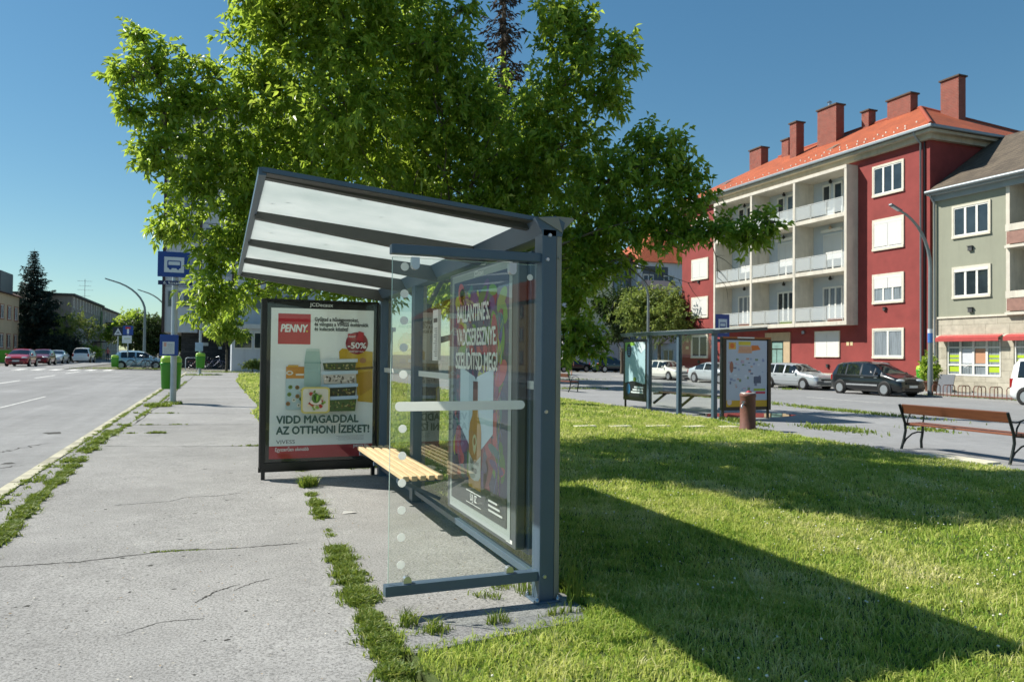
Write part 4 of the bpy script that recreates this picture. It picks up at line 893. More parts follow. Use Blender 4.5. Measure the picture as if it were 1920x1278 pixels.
def tiles(name, c1, c2, gap, w=.22, h=.34):
    m, t, b = new_mat(name); tc = nod(t, 'ShaderNodeTexCoord'); sx = nod(t, 'ShaderNodeSeparateXYZ'); t.links.new(tc.outputs['Object'], sx.inputs[0])
    cb = nod(t, 'ShaderNodeCombineXYZ'); ml = nod(t, 'ShaderNodeMath', operation='MULTIPLY'); ml.inputs[1].default_value = 2.0
    t.links.new(sx.outputs[2], ml.inputs[0]); ad = nod(t, 'ShaderNodeMath', operation='ADD'); t.links.new(sx.outputs[0], ad.inputs[0]); t.links.new(sx.outputs[1], ad.inputs[1])
    t.links.new(ad.outputs[0], cb.inputs[0]); t.links.new(ml.outputs[0], cb.inputs[1])
    br = nod(t, 'ShaderNodeTexBrick'); t.links.new(cb.outputs[0], br.inputs['Vector']); br.inputs['Scale'].default_value = 1
    br.inputs['Brick Width'].default_value = w; br.inputs['Row Height'].default_value = h; br.inputs['Mortar Size'].default_value = .018
    br.inputs['Color1'].default_value = (*c1, 1); br.inputs['Color2'].default_value = (*c2, 1); br.inputs['Mortar'].default_value = (*gap, 1)
    n = noise(t, coords(t), .6, 8, .8); o = mixc(t, 1., br.outputs[0], ramp(t, n, [(.3, (.66,)*3), (.5, (1.,)*3), (.7, (1.25,)*3)]), 'MULTIPLY')
    t.links.new(o, b.inputs['Base Color']); b.inputs['Roughness'].default_value = .8
    n2 = nod(t, 'ShaderNodeBump'); n2.inputs['Strength'].default_value = .6; n2.inputs['Distance'].default_value = .02; n2.invert = True
    t.links.new(br.outputs['Fac'], n2.inputs['Height']); t.links.new(n2.outputs[0], b.inputs['Normal']); return m
ROOFR = tiles('red_roof_tile', hx('#b0582f'), hx('#a04d29'), hx('#763a22')); ROOFB = tiles('brown_roof_tile', hx('#6b6050'), hx('#544a3e'), hx('#332c26'))
EAVE = plaster('eave_board', '#b3ac98', .14, 1.2, .45)
FLASH = mat('flashing', '#c9c6bc', .6, .2, .15, 3)
LAMPG = mat('lamp_globe', '#b8a48c', .4, 0, .1, 5)

VENT = mat('vent_grey', '#3d3f40', .6, 0, .2, 8)
# --- red apartment house with the projecting block of balconies
X0 = 37.9; RY0, RY1 = 31.1, 55.8
org = (X0, 43.5, gz(X0, 43.5)); red = thing('apartment_house', 'red plastered four storey apartment house with grey balconies, orange tiled roof and brick chimneys', 'apartment house', org)
F = Fac(red, org, (X0, 0, 0), (0, 1, 0), (-1, 0, 0)); gr = org[2]
BY0, BY1, BZ0, BZ1 = 36.3, 50.0, 3.78, 13.95
b = MB()
F.box(b, RY0, BY0, -11, 0, gr-.3, 14.55); F.box(b, BY1, RY1, -11, 0, gr-.3, 14.55); F.box(b, BY0, BY1, -11, 0, gr-.3, BZ0); F.box(b, BY0, BY1, -11, -.75, BZ0, 14.55); F.box(b, BY0, BY1, -.75, 0, BZ1, 14.55)
F.put(b, 'wall', RED)
b = MB(); F.box(b, RY0-.03, 42.4, 0, .04, gr-.2, .62); F.box(b, 44.8, RY1, 0, .04, gr-.2, .6); F.put(b, 'plinth', plaster('plinth_stone', '#b7aa96', .15, 2))
b = MB()
F.box(b, BY0+.2, BY1-.2, -.74, -.70, BZ0, BZ1); F.put(b, 'balcony_wall', GREYB)
fl = [4.02, 7.45, 10.98]; bays = [36.5, 40.98, 45.48, 49.8]
for z in fl: b = MB(); F.box(b, BY0+.2, BY1-.2, -.70, .93, z-.26, z); F.put(b, 'balcony_slab', CONC)
b = MB(); F.box(b, BY0, BY1, -.70, .97, BZ1-.2, BZ1+.02); F.put(b, 'balcony_roof', CONC)
for i, y in enumerate((BY0+.1, 40.98, 45.48, BY1-.1)):
    b = MB(); wd = .1
    F.box(b, y-wd, y+wd, -.70, .955, BZ0-.02, BZ1-.2); F.put(b, 'balcony_divider', CONC)
RAIL = mat('rail_paint', '#b9bcb8', .5, .1, .05, 6)
m, t, pb = new_mat('wired_glass'); tr = nod(t, 'ShaderNodeBsdfTransparent'); mx = nod(t, 'ShaderNodeMixShader'); mx.inputs[0].default_value = .38
pb.inputs['Base Color'].default_value = (.62, .66, .66, 1); pb.inputs['Roughness'].default_value = .25; t.links.new(tr.outputs[0], mx.inputs[1]); t.links.new(pb.outputs[0], mx.inputs[2]); t.links.new(mx.outputs[0], t.nodes['Material Output'].inputs[0]); WIRED = m
FB = Fac(red, org, (X0+.69, 0, 0), (0, 1, 0), (-1, 0, 0))
for bi in range(3):
    y0, y1 = bays[bi]+.1, bays[bi+1]-.1
    for k, z in enumerate(fl):
        r_ = MB(); F.box(r_, y0, y1, .89, .93, z+.97, z+1.01); F.box(r_, y0, y1, .89, .93, z+.1, z+.13)
        for q in range(4): yy = y0+.03+(y1-y0-.06)*q/3; F.box(r_, yy-.022, yy+.022, .888, .932, z, z+.968)
        rl = F.put(r_, 'balcony_railing', RAIL)
        b = MB()
        for q in range(3): w_ = (y1-y0)/3; F.box(b, y0+w_*q+.06, y0+w_*(q+1)-.06, .905, .915, z+.15, z+.95)
        F.put(b, 'railing_panel', WIRED, rl)
        if k == 1: FB.window(y0+1.7, y0+3.25, z+.1, z+2.55, 2, .68, .06, WHITE)
        elif k == 2:
            FB.window(y0+2.75, y0+3.35, z+.9, z+2.45, 1, 0, .06, WHITE); FB.window(y0+1.7, y0+2.35, z+.2, z+2.45, 1, 0, .06, WHITE)
        else: FB.window(y0+1.7, y0+3.3, z+.1, z+2.4, 3, 0, .06, WHITE, PANE2 if bi != 1 else PANE)
        b = MB(); c = F.T((y0+y1)/2+.4, -.5, z+2.98 if k < 2 else z+2.6); b.ball(c, .12, 0, 8, 6); b.lathe([(.05, 0), (.05, .1)], (c[0], c[1], c[2]+.09), 8); F.put(b, 'ceiling_lamp', LAMPG if (bi, k) == (0, 1) else BLACK)
        if k == 1: b = MB(); FB.box(b, y0+1.6, y0+3.4, .0, .2, z+2.75, z+2.93); FB.put(b, 'blind_housing', WHITE)
        if k == 0:
            b = MB(); F.box(b, y0+.2, y0+1.4, .60, .86, z+.001, z+.2); F.put(b, 'flower_box', mat('terracotta', '#a3583c', .8) if bi != 1 else mat('lime_box', '#9db54e', .7))
for z0, z1, sh, n, pn in ((1.76, 3.36, .0, 2, PANE2), (5.12, 6.7, .48, 3, PANE2), (8.42, 10.1, .94, 2, PANE), (11.77, 13.45, 0, 3, PANE)): F.window(32.95, 35.0, z0, z1, n, sh, .13, None, pn)
for z0, z1, sh in ((1.65, 3.4, 0), (5.05, 6.6, .92), (8.3, 9.85, .94), (11.7, 13.3, .3)): F.window(52.1, 54.2, z0, z1, 2, sh, .13)
F.window(37.82, 39.9, 1.75, 3.38, 2, 1., .06)
b = MB(); F.box(b, 42.3, 42.95, 0, .1, gr-.1, 3.45); F.box(b, 44.25, 44.9, 0, .1, gr-.1, 3.45); F.box(b, 42.95, 44.25, 0, .1, 2.85, 3.45); dr = F.put(b, 'door_surround', plaster('door_stone', '#b39f80', .12, 2))
b = MB(); F.box(b, 42.95, 44.25, .01, .04, gr-.05, 2.85); F.put(b, 'door', mat('door_dark', '#2c3329', .4), dr)
b = MB(); F.box(b, 43.1, 43.65, .041, .05, .3, 2.2); F.box(b, 43.72, 44.15, .041, .05, .3, 2.2); F.box(b, 43.1, 44.15, .041, .05, 2.3, 2.75); F.put(b, 'door_glass', mat('door_glass', '#7c9a92', .1, 0, .3, 2), dr)
for s_, z, w in ((37.0, 2.45, .22), (36.7, 2.45, .2), (54.8, 2.9, .25), (54.75, 2.3, .4)):
    b = MB(); F.box(b, s_, s_+w, 0, .02, z, z+.25); F.put(b, 'wall_plaque', mat('plaque', '#c9b98e', .6))
for s_, z in ((38.8, 1.0), (34.0, 1.15), (53.2, 1.1), (34.2, 4.55), (53.1, 4.5), (53.3, 7.9)):
    b = MB(); F.box(b, s_-.09, s_+.09, 0, .1, z, z+.2); F.box(b, s_-.12, s_+.12, .02, .14, z+.201, z+.225); F.box(b, s_-.07, s_+.07, .101, .13, z+.02, z+.15); F.put(b, 'flue_vent', VENT)
b = MB(); F.box(b, 40.9, 41.15, 0, .1, 3.3, 3.5); F.put(b, 'porch_light', CHROME)
# cornice, gutter, downpipe
b = MB(); F.box(b, RY0-.55, RY1+.5, 0, .62, 14.55, 14.72); F.box(b, RY0-.3, RY1+.3, 0, .28, 14.25, 14.55); F.box(b, RY0-.55, RY0, -11.5, 0, 14.55, 14.72); F.box(b, RY0-.25, RY0, -11.2, -.001, 14.25, 14.549)
F.put(b, 'cornice', EAVE)
b = MB(); F.box(b, RY0-.72, RY1+.6, .62, .80, 14.74, 14.92); F.box(b, RY0-.74, RY0-.56, -11.6, .62, 14.74, 14.92); F.put(b, 'gutter', ZINC, bevel=.03)
b = MB(); b.tube([F.T(31.62, .7, 14.75), F.T(31.62, .5, 14.45), F.T(31.62, .12, 14.15), F.T(31.62, .1, .7)], .06, 8); b.tube([F.T(31.62, .1, .7), F.T(31.62, .1, gr+.02)], .085, 8); F.put(b, 'downpipe', ZINC)
b = MB(); b.tube([F.T(31.4, .06, 14.2), F.T(31.4, .06, .4)], .04, 6); F.put(b, 'cable_duct', BLACK)
# hipped roof
e0, e1, ex0, ex1, zE, zR = RY0-.65, RY1+.55, X0-.72, 50.2, 14.93, 18.55
rx = (ex0+ex1)/2; b = MB(); rv = [(ex0, e0, zE), (ex1, e0, zE), (ex1, e1, zE), (ex0, e1, zE), (rx, e0+6.1, zR), (rx, e1-6.1, zR)]
b.add(rv, [(0, 3, 5, 4), (1, 4, 5, 2), (0, 4, 1), (2, 5, 3), (0, 1, 2, 3)]); roof = F.put(b, 'roof', ROOFR)
b = MB()
for p, q in ((0, 4), (1, 4), (4, 5)): b.tube([rv[p], rv[q]], .12, 8)
F.put(b, 'ridge_tiles', mat('ridge_tile', '#96452c', .8, 0, .15, 5), roof)
for k in range(44):
    y = e0+2.2+(k % 30)*.74+.1*sin(k*7.); x = ex0+.6+.9*(k//30)+.08*sin(k*3.); z = zE+(x-ex0)*(zR-zE)/(rx-ex0)
    b = MB(); b.box(x-.025, x+.025, y-.04, y+.04, z, z+.09); F.put(b, 'snow_guard', FLASH, roof)
b = MB()
for y in (40.2, 52): x = ex0+2.2; z = zE+2.2*(zR-zE)/(rx-ex0); b.add([(x, y-.3, z+.05), (x+.7, y-.3, z+.46), (x+.7, y+.3, z+.46), (x, y+.3, z+.05)], [(0, 1, 2, 3)]); b.add([(x, y-.3, z-.1), (x, y-.3, z+.05), (x, y+.3, z+.05), (x, y+.3, z-.1)], [(0, 1, 2, 3)])
F.put(b, 'skylight', mat('skylight', '#7f7466', .3), roof)
for x, y0, y1, xw, zt in ((43.2, 51.35, 53.0, .45, 19.6), (43.2, 48.1, 49.05, .4, 19.45), (41.5, 45.3, 46.15, .45, 19.8), (42.2, 42.0, 44.0, .45, 20.25), (43.6, 40.4, 41.2, .4, 19.5), (43.6, 36.9, 38.95, .4, 19.6), (44.4, 34.0, 35.45, .38, 19.9)):
    b = MB(); b.box(x-xw*.85, x+xw*.85, y0+.08, y1-.08, 15.8, zt); c = F.put(b, 'chimney', BRICK, roof)
    b = MB(); b.box(x-xw*.85-.09, x+xw*.85+.09, y0-.01, y1+.01, zt, zt+.1); F.put(b, 'cap', mat('chimney_cap', '#55473c', .9), c)
b = MB(); b.tube([(42.2, 43.1, 20.35), (42.2, 43.1, 20.75)], .12, 8); b.lathe([(.2, 20.75), (.02, 20.9)], (42.2, 43.1, 0), 8); F.put(b, 'flue_pipe', CHROME, roof)

# --- sage green house with shop, continuing out of the picture
GY1, GY0 = 30.95, 8.0; org = (X0+.05, 20, gz(X0, 20)); gg = org[2]
green = thing('shop_house', 'sage green house with brown tiled roof above a stone shop front with red awnings', 'house', org)
F = Fac(green, org, (X0+.05, 0, 0), (0, 1, 0), (-1, 0, 0))
GW = plaster('green_plaster', '#8f9180', .07, .7, .15); STONE = brick_mat('shop_stone', hx('#b9b3a2'), hx('#a59f8e'), hx('#8b8576'), 1, 1.3, .62, .15, .9, .012)
b = MB(); F.box(b, 26.65, GY1, -10, 0, 3.95, 10.9); F.box(b, GY0, 22.5, -10, 0, 3.95, 10.9); F.box(b, 22.5, 26.65, -10, -1.3, 3.95, 10.9); F.put(b, 'wall', GW)
b = MB(); F.box(b, GY0, 26.95, -10, .0, gg-.3, .7); F.box(b, 30.1, GY1, -10, 0, gg-.3, 3.94); F.box(b, 26.3, 26.95, -10, 0, .7, 3.94); F.box(b, GY0, 22.7, -10, 0, .7, 3.94); F.box(b, 22.7, 26.3, -10, 0, 2.75, 3.94); F.box(b, 26.95, 30.1, -10, 0, 2.75, 3.94); F.box(b, 26.95, 30.1, -10, 0, gg-.3, .7); F.box(b, 22.7, 30.1, -10, -.35, .7, 2.75)
F.put(b, 'ground_floor_wall', STONE)
b = MB(); F.box(b, GY0, GY1-.2, 0, .07, 3.9, 4.0); F.box(b, GY0, GY1-.3, 0, .12, 2.84, 2.95); F.put(b, 'string_course', SURR)
for z0, z1 in ((5.08, 6.6), (8.42, 10.0)):
    F.window(27.6, 29.6, z0, z1, 3, .12 if z0 < 7 else 0, .12, None, PANE)
    b = MB(); F.box(b, 28.5, 28.74, 0, .12, z0-.9, z0-.66); F.box(b, 28.47, 28.77, .02, .16, z0-.659, z0-.63); F.put(b, 'flue_vent', VENT)
for z in (4.05, 7.5):
    b = MB(); F.box(b, 22.6, 26.6, -1.3, .25, z-.12, z+.02); F.box(b, 22.6, 26.55, .15, .25, z+.75, z+1.1); bl = F.put(b, 'balcony', CONC)
    b = MB(); F.box(b, 22.7, 26.5, .18, .22, z+.08, z+.72); F.put(b, 'balcony_panel', mat('balcony_rust', '#8d6a5e', .7, 0, .2, 4), bl)
b = MB(); F.box(b, 26.45, 26.649, -1.3, .05, 4.1, 10.85); F.put(b, 'balcony_side', CONC)
FG = Fac(green, org, (X0+1.35, 0, 0), (0, 1, 0), (-1, 0, 0))
for z in (4.15, 7.6): FG.window(23.2, 25.8, z, z+2.4, 3, 0, .06, WHITE)
b = MB(); F.box(b, GY0, GY1-.05, 0, .55, 10.9, 11.0); F.box(b, GY0, GY1-.1, 0, .2, 10.6, 10.899); F.put(b, 'cornice', mat('blue_grey_eave', '#8d979a', .8, 0, .08, 2))
b = MB(); b.tube([F.T(GY0, .62, 11.08), F.T(GY1-.02, .62, 11.08)], .1, 10); b.tube([F.T(30.75, .6, 11.0), F.T(30.75, .12, 10.5), F.T(30.75, .1, gg)], .06, 8); F.put(b, 'gutter', ZINC)
b = MB(); b.add([F.T(s_, o, z) for s_ in (GY0, GY1) for o, z in ((.62, 11.05), (-5.2, 14.9), (-11, 11.05))], [(0, 1, 4, 3), (1, 2, 5, 4), (0, 2, 1), (3, 4, 5), (0, 3, 5, 2)]); roof = F.put(b, 'roof', ROOFB)
b = MB(); F.box(b, 25.4, 26.6, -4.6, -3.9, 13.5, 16.1); F.box(b, 25.3, 26.7, -4.7, -3.8, 16.1, 16.2); F.put(b, 'chimney', BRICK, roof)
b = MB()
def shopwin(a0, a1):
    b = MB(); z0, z1 = .72, 2.7; F.box(b, a0, a1, -.1, -.02, z1-.08, z1); F.box(b, a0, a1, -.1, -.02, z0, z0+.1)
    for q in range(5): a = a0+(a1-a0)*q/4; F.box(b, max(a0, a-.06), min(a1, a+.06), -.1, -.02, z0+.1, z1-.08)
    for z in (1.32, 2.28): F.box(b, a0+.06, a1-.06, -.095, -.025, z-.04, z+.04)
    w = F.put(b, 'shop_window', WHITE)
    b = MB(); F.box(b, a0, a1, -.2, -.08, z0, z1); F.put(b, 'pane', PANE2, w)
    b = MB()
    for q, ci in ((0, 0), (3, 0), (1, 1), (2, 2)):
        aa = a0+(a1-a0)*(3-q)/4+.09; ab = aa+(a1-a0)/4-.18
        if ci == 0:
            for z in (1.5, 1.72, .95, 1.1): F.box(b, aa, ab, -.078, -.072, z, z+.15, 0)
        else: F.box(b, aa, ab, -.078, -.072, 1.42, 2.2, ci)
    F.put(b, 'window_poster', [flat('#a9c22e'), flat('#c9ccd2'), flat('#b98a6c')], w)
shopwin(27.0, 30.05); shopwin(22.8, 26.25)
for a0, a1 in ((26.8, 30.45), (22.6, 26.55)):
    b = MB(); b.add([F.T(s_, o, z) for s_ in (a0, a1) for o, z in ((.0, 2.98), (.45, 2.8), (.45, 2.6), (.43, 2.6), (.43, 2.78), (0, 2.94))], [(0, 1, 7, 6), (1, 2, 8, 7), (2, 3, 9, 8), (3, 4, 10, 9), (4, 5, 11, 10), (0, 5, 4, 3, 2, 1), (6, 7, 8, 9, 10, 11), (0, 6, 11, 5)]); F.put(b, 'awning', mat('awning_red', '#a8423f', .8, 0, .15, 2), bevel=0)

# --- flats that close the street behind the lawn (left of the red house)
def plain_house(name, label, x0, x1, y0, y1, h, wallm, roofm, rows, cols_s, cols_w, win=(1.3, 1.5), roof_h=3., cat='building', eave=.4, base=None, surm=None, hip=True, faces=('S', 'W'), pane=None, shut=None, zfirst=1.3, storey=3.2, flat_roof=False):
    gz_ = base if base is not None else gz((x0+x1)/2, (y0+y1)/2); org = ((x0+x1)/2, (y0+y1)/2, gz_); t = thing(name, label, cat, org)
    b = MB(); b.box(x0, x1, y0, y1, gz_-.4, gz_+h); b.build('wall', wallm, t, org)
    b = MB(); zE = gz_+h
    if flat_roof: b.box(x0-eave, x1+eave, y0-eave, y1+eave, zE, zE+.28)
    else:
        ax0, ax1, ay0, ay1 = x0-eave, x1+eave, y0-eave, y1+eave; w = min(ax1-ax0, ay1-ay0)/2*(1 if hip else 0)
        if ax1-ax0 > ay1-ay0: ra, rb = (ax0+w, (ay0+ay1)/2), (ax1-w, (ay0+ay1)/2); fs = [(0, 1, 5, 4), (2, 3, 4, 5), (0, 4, 3), (1, 2, 5)]
        else: ra, rb = ((ax0+ax1)/2, ay0+w), ((ax0+ax1)/2, ay1-w); fs = [(0, 1, 4), (2, 3, 5), (0, 4, 5, 3), (1, 2, 5, 4)]
        b.add([(ax0, ay0, zE), (ax1, ay0, zE), (ax1, ay1, zE), (ax0, ay1, zE), (*ra, zE+roof_h), (*rb, zE+roof_h)], fs+[(0, 3, 2, 1)])
    b.build('roof', roofm, t, org)
    for face in faces:
        if face == 'S': Fc = Fac(t, org, (0, y0, 0), (1, 0, 0), (0, -1, 0)); L0, L1, n = x0, x1, cols_s
        elif face == 'W': Fc = Fac(t, org, (x0, 0, 0), (0, 1, 0), (-1, 0, 0)); L0, L1, n = y0, y1, cols_w
        else: Fc = Fac(t, org, (x1, 0, 0), (0, 1, 0), (1, 0, 0)); L0, L1, n = y0, y1, cols_w
        for r_ in range(rows):
            for k in range(n):
                c = L0+(L1-L0)*(k+.5)/n; z = gz_+zfirst+storey*r_
                Fc.window(c-win[0]/2, c+win[0]/2, z, z+win[1], 2, (shut or 0) if (k+r_) % 3 == 0 else 0, .1, surm, pane)
    return t, org
YEL = plaster('pale_yellow_plaster', '#dcd7b6', .08, .6); GRY = plaster('grey_plaster', '#d2d5d8', .08, .7); GRY2 = plaster('dull_grey_plaster', '#8f8c88', .1, .5, .5)
y85 = 84.0
t, o = plain_house('apartment_house', 'pale yellow flats half hidden behind the crown of the big tree', 34, 46.6, y85, y85+12, 15.3, YEL, ROOFR, 4, 4, 0, faces=('S',), roof_h=4.0)
for z in (4.2, 7.6, 11): b = MB(); b.box(37.8, 40.6, y85-1.0, y85-.001, z, z+1); b.build('balcony', GRY, t, o)
t, o = plain_house('stair_tower', 'dark glazed stairwell strip between the yellow and the grey flats', 46.7, 49.6, y85+.6, y85+10, 14.6, mat('stair_frame', '#6d7275', .6), ROOFR, 0, 0, 0, roof_h=.5, flat_roof=True, cat='stairwell')
FS = Fac(t, o, (0, y85+.6, 0), (1, 0, 0), (0, -1, 0))
for k in range(5): FS.window(47.1, 49.2, 1.2+2.7*k, 3.3+2.7*k, 2, 0, 0, frame=mat('stair_bar', '#4b4f52', .5))
t, o = plain_house('apartment_house', 'light grey flats with pinkish balconies left of the red house', 49.7, 62, y85-1, y85+11, 14.0, GRY, ROOFR, 4, 4, 0, faces=('S',), roof_h=5.2, win=(1.4, 1.4))
for z in (3.5, 6.9, 10.4):
    b = MB(); b.box(50.2, 54.4, y85-2.3, y85-1.001, z-.15, z+.95); b.build('balcony', plaster('pink_balcony', '#d3b8b3', .1), t, o)
    b = MB(); b.box(50.4, 54.2, y85-1.02, y85-.99, z+1.0, z+2.9); b.build('loggia_shade_sheet', mat('loggia_shade', '#5c6266', .8), t, o)  # flat sheet on the wall; shade of a recess put into its dark colour
b = MB(); b.box(56.4, 57.6, y85+2.2, y85+3.1, 15, 19.4); b.build('chimney', BRICK, t, o)
t, o = plain_house('low_building', 'low grey building behind the dark car under the yellow flats', 38, 48, 80.5, 82.5, 3.6, plaster('mauve_plaster', '#bab5b7', .08, .6), mat('bitumen', '#4a4744', .9), 1, 3, 0, faces=('S',), flat_roof=True, eave=.15)

# --- left side: white tower block, grey flats, beige house, green fence
TX0, TX1, TY = -4.85, 9.0, 75.0
org = (2, 80, gz(2, 80)); tower = thing('tower_block', 'white panelled tower block with dark brown vertical strips above a dark stone base', 'tower block', org)
F = Fac(tower, org, (0, TY, 0), (1, 0, 0), (0, -1, 0)); gt = org[2]
PANEL = plaster('white_panel', '#c4c7c8', .05, .8, .15); BROWN = mat('brown_strip', '#3c2a28', .6, 0, .15, 2)
b = MB(); b.box(TX0, TX1, TY, TY+14, gt+3.2, gt+25.2); b.build('wall', PANEL, tower, org)
b = MB(); b.box(TX0+1.5, TX1, TY+1.2, TY+13, gt-.4, gt+3.2); b.build('stone_base', brick_mat('slate_stone', hx('#4a4a4a'), hx('#2f3032'), hx('#1c1c1c'), 1, .8, .22, .9), tower, org)
for x in (TX0, -1.8, 1.1, 4.2, 7.2): b = MB(); b.box(x-.12, x+.12, TY-.16, TY-.001, gt+3.15, gt+25.3); b.build('vertical_strip', BROWN, tower, org)
for r_ in range(7):
    for x0_, x1_ in ((-4.5, -3.4), (-3.2, -2.1), (-1.4, -.4), (-.2, .8), (1.5, 2.5), (2.8, 3.8), (4.6, 5.6), (5.8, 6.9)): F.window(x0_, x1_, gt+5.5+3.0*r_, gt+7.0+3.0*r_, 1, 0, 0, pane=PANE2 if r_ % 2 else PANE, frame=mat('grey_frame', '#9fa6aa', .5))
b = MB()
for r_ in range(7): b.box(TX0+.13, TX1, TY-.02, TY-.001, gt+7.35+3.0*r_, gt+7.42+3.0*r_)
b.build('panel_joint', mat('joint', '#70757a', .8), tower, org)
for x, z, w, h_ in ((-1.55, 2.0, .55, .3), (-.1, 1.7, .3, .25)): b = MB(); b.box(x, x+w, TY+1.16, TY+1.199, gt+z, gt+z+h_); b.build('name_plate', flat('#c9ccc8'), tower, org)
org = (3.5, 68, gz(3.5, 68)); wing = thing('low_wing', 'low white wing with a band of windows beside the dark stone base', 'building', org); gt = org[2]
F = Fac(wing, org, (0, 64.2, 0), (1, 0, 0), (0, -1, 0))
b = MB(); b.box(.9, 14, 64.2, 74, gt-.3, gt+3.4); b.build('wall', plaster('white_plaster', '#b9c0c6', .05, .8), wing, org)
b = MB(); b.box(.7, 14.2, 63.9, 74.2, gt+3.4, gt+3.75); b.build('roof', PANEL, wing, org)
for k in range(8): F.window(1.1+1.5*k, 2.45+1.5*k, gt+1.75, gt+3.1, 1, 0, 0, pane=PANE)
t, o = plain_house('apartment_house', 'grey three storey flats with a flat roof across the junction', -27.5, -17.8, 110, 136.5, 8.2, GRY2, mat('tar_roof', '#4c4a48', .9), 3, 0, 11, faces=('E',), win=(1.0, 1.35), flat_roof=True, eave=.35, zfirst=1.2, storey=2.75, surm=mat('grey_surround', '#a19d97', .8))
b = MB(); b.box(-17.79, -16.4, 127, 130.5, gz(-17, 128)-.2, 1.0); b.box(-17.79, -17.2, 127.6, 130, 1.01, 2.9); b.box(-17.79, -16.0, 126.8, 130.7, 2.95, 3.1, 1); b.build('porch', [plaster('porch_grey', '#7e7d7b'), mat('porch_roof', '#3a3836')], t, o)
b = MB(); b.box(-17.79, -17.68, 134.8, 136.5, .6, 8.0); b.build('ivy', mat('ivy_green', '#2f5a26', .7, 0, .4, 4, bmp=1.), t, o)
b = MB(); b.tube([(-18.6, 125, 8.4), (-18.6, 125, 12.2)], .035, 5)
for z, w in ((9.7, 1.2), (10.6, 1.7), (11.2, 1.3), (11.9, 1.6)): b.tube([(-18.6-w*.6, 125, z), (-18.6+w*.6, 125.3, z)], .02, 4)
b.build('aerial', mat('aerial_grey', '#8c9499', .5), t, o)
t, o = plain_house('apartment_house', 'farther grey flats in line behind, with a flat roof and stone steps', -26, -19.0, 148, 170, 8.4, plaster('beige_grey', '#99938c', .1, .5), mat('tar_roof', '#4c4a48'), 3, 2, 7, faces=('S', 'E'), win=(1.0, 1.35), flat_roof=True, eave=.3, zfirst=1.2, storey=2.75, surm=mat('grey_surround', '#a19d97'))
b = MB(); b.box(-18.99, -17.9, 150, 152.5, 5.2, 6.8); b.build('dark_balcony', mat('dark_balcony', '#24262a'), t, o)
t, o = plain_house('house', 'beige house with a dark roof and dormers at the left picture edge', -38, -22.3, 95, 104, 7.4, plaster('beige_plaster', '#b3a48a', .08, .6), tiles('dark_roof_tile', hx('#6d4a3c'), hx('#5a3d33'), hx('#33241f')), 2, 5, 3, faces=('S', 'E'), roof_h=2.4, win=(1.4, 1.5), zfirst=1.4, storey=3.2, surm=mat('house_surround', '#8e5a48', .8))
for x in (-24.2, -30):
    b = MB(); b.box(x-1.6, x+1.9, 95.8, 101, 7.9, 10.3); b.build('dormer', mat('dormer_zinc', '#4c525a', .5, .3), t, o)
    for xa in (x-1.3, x+.3): b = MB(); b.box(xa, xa+1.35, 95.77, 95.799, 8.5, 9.9); b.build('dormer_window', PANE, t, o)
org = (-30, 90, gz(-30, 90)); b = MB(); b.box(-48, -17.2, 90, 90.08, org[2]-.1, org[2]+1.15)
fe = thing('fence', 'bright green solid fence behind the parked red cars', 'fence', org); b.build('fence_panel', mat('fence_green', '#4f8f22', .7, 0, .15, 1.5), fe, org)
for k in range(15): b = MB(); b.box(-47.9+k*2.19, -47.78+k*2.19, 90.081, 90.16, org[2]-.1, org[2]+1.25); b.build('fence_post', mat('fence_post', '#6d7a5a', .7), fe, org)
# --- the street goes on behind the viewer: this row is what the shelter glass mirrors
t, o = plain_house('terrace_house', 'cream terrace with red tiled roof further along the street of parked cars', 37.9, 50, -150, 4, 9.4, plaster('cream_plaster', '#b8a67e', .08, .5), ROOFR, 3, 0, 20, faces=('W',), roof_h=4.2, win=(1.3, 1.6), zfirst=1.1, storey=3.1, surm=mat('red_surround', '#7a3a2c', .8))

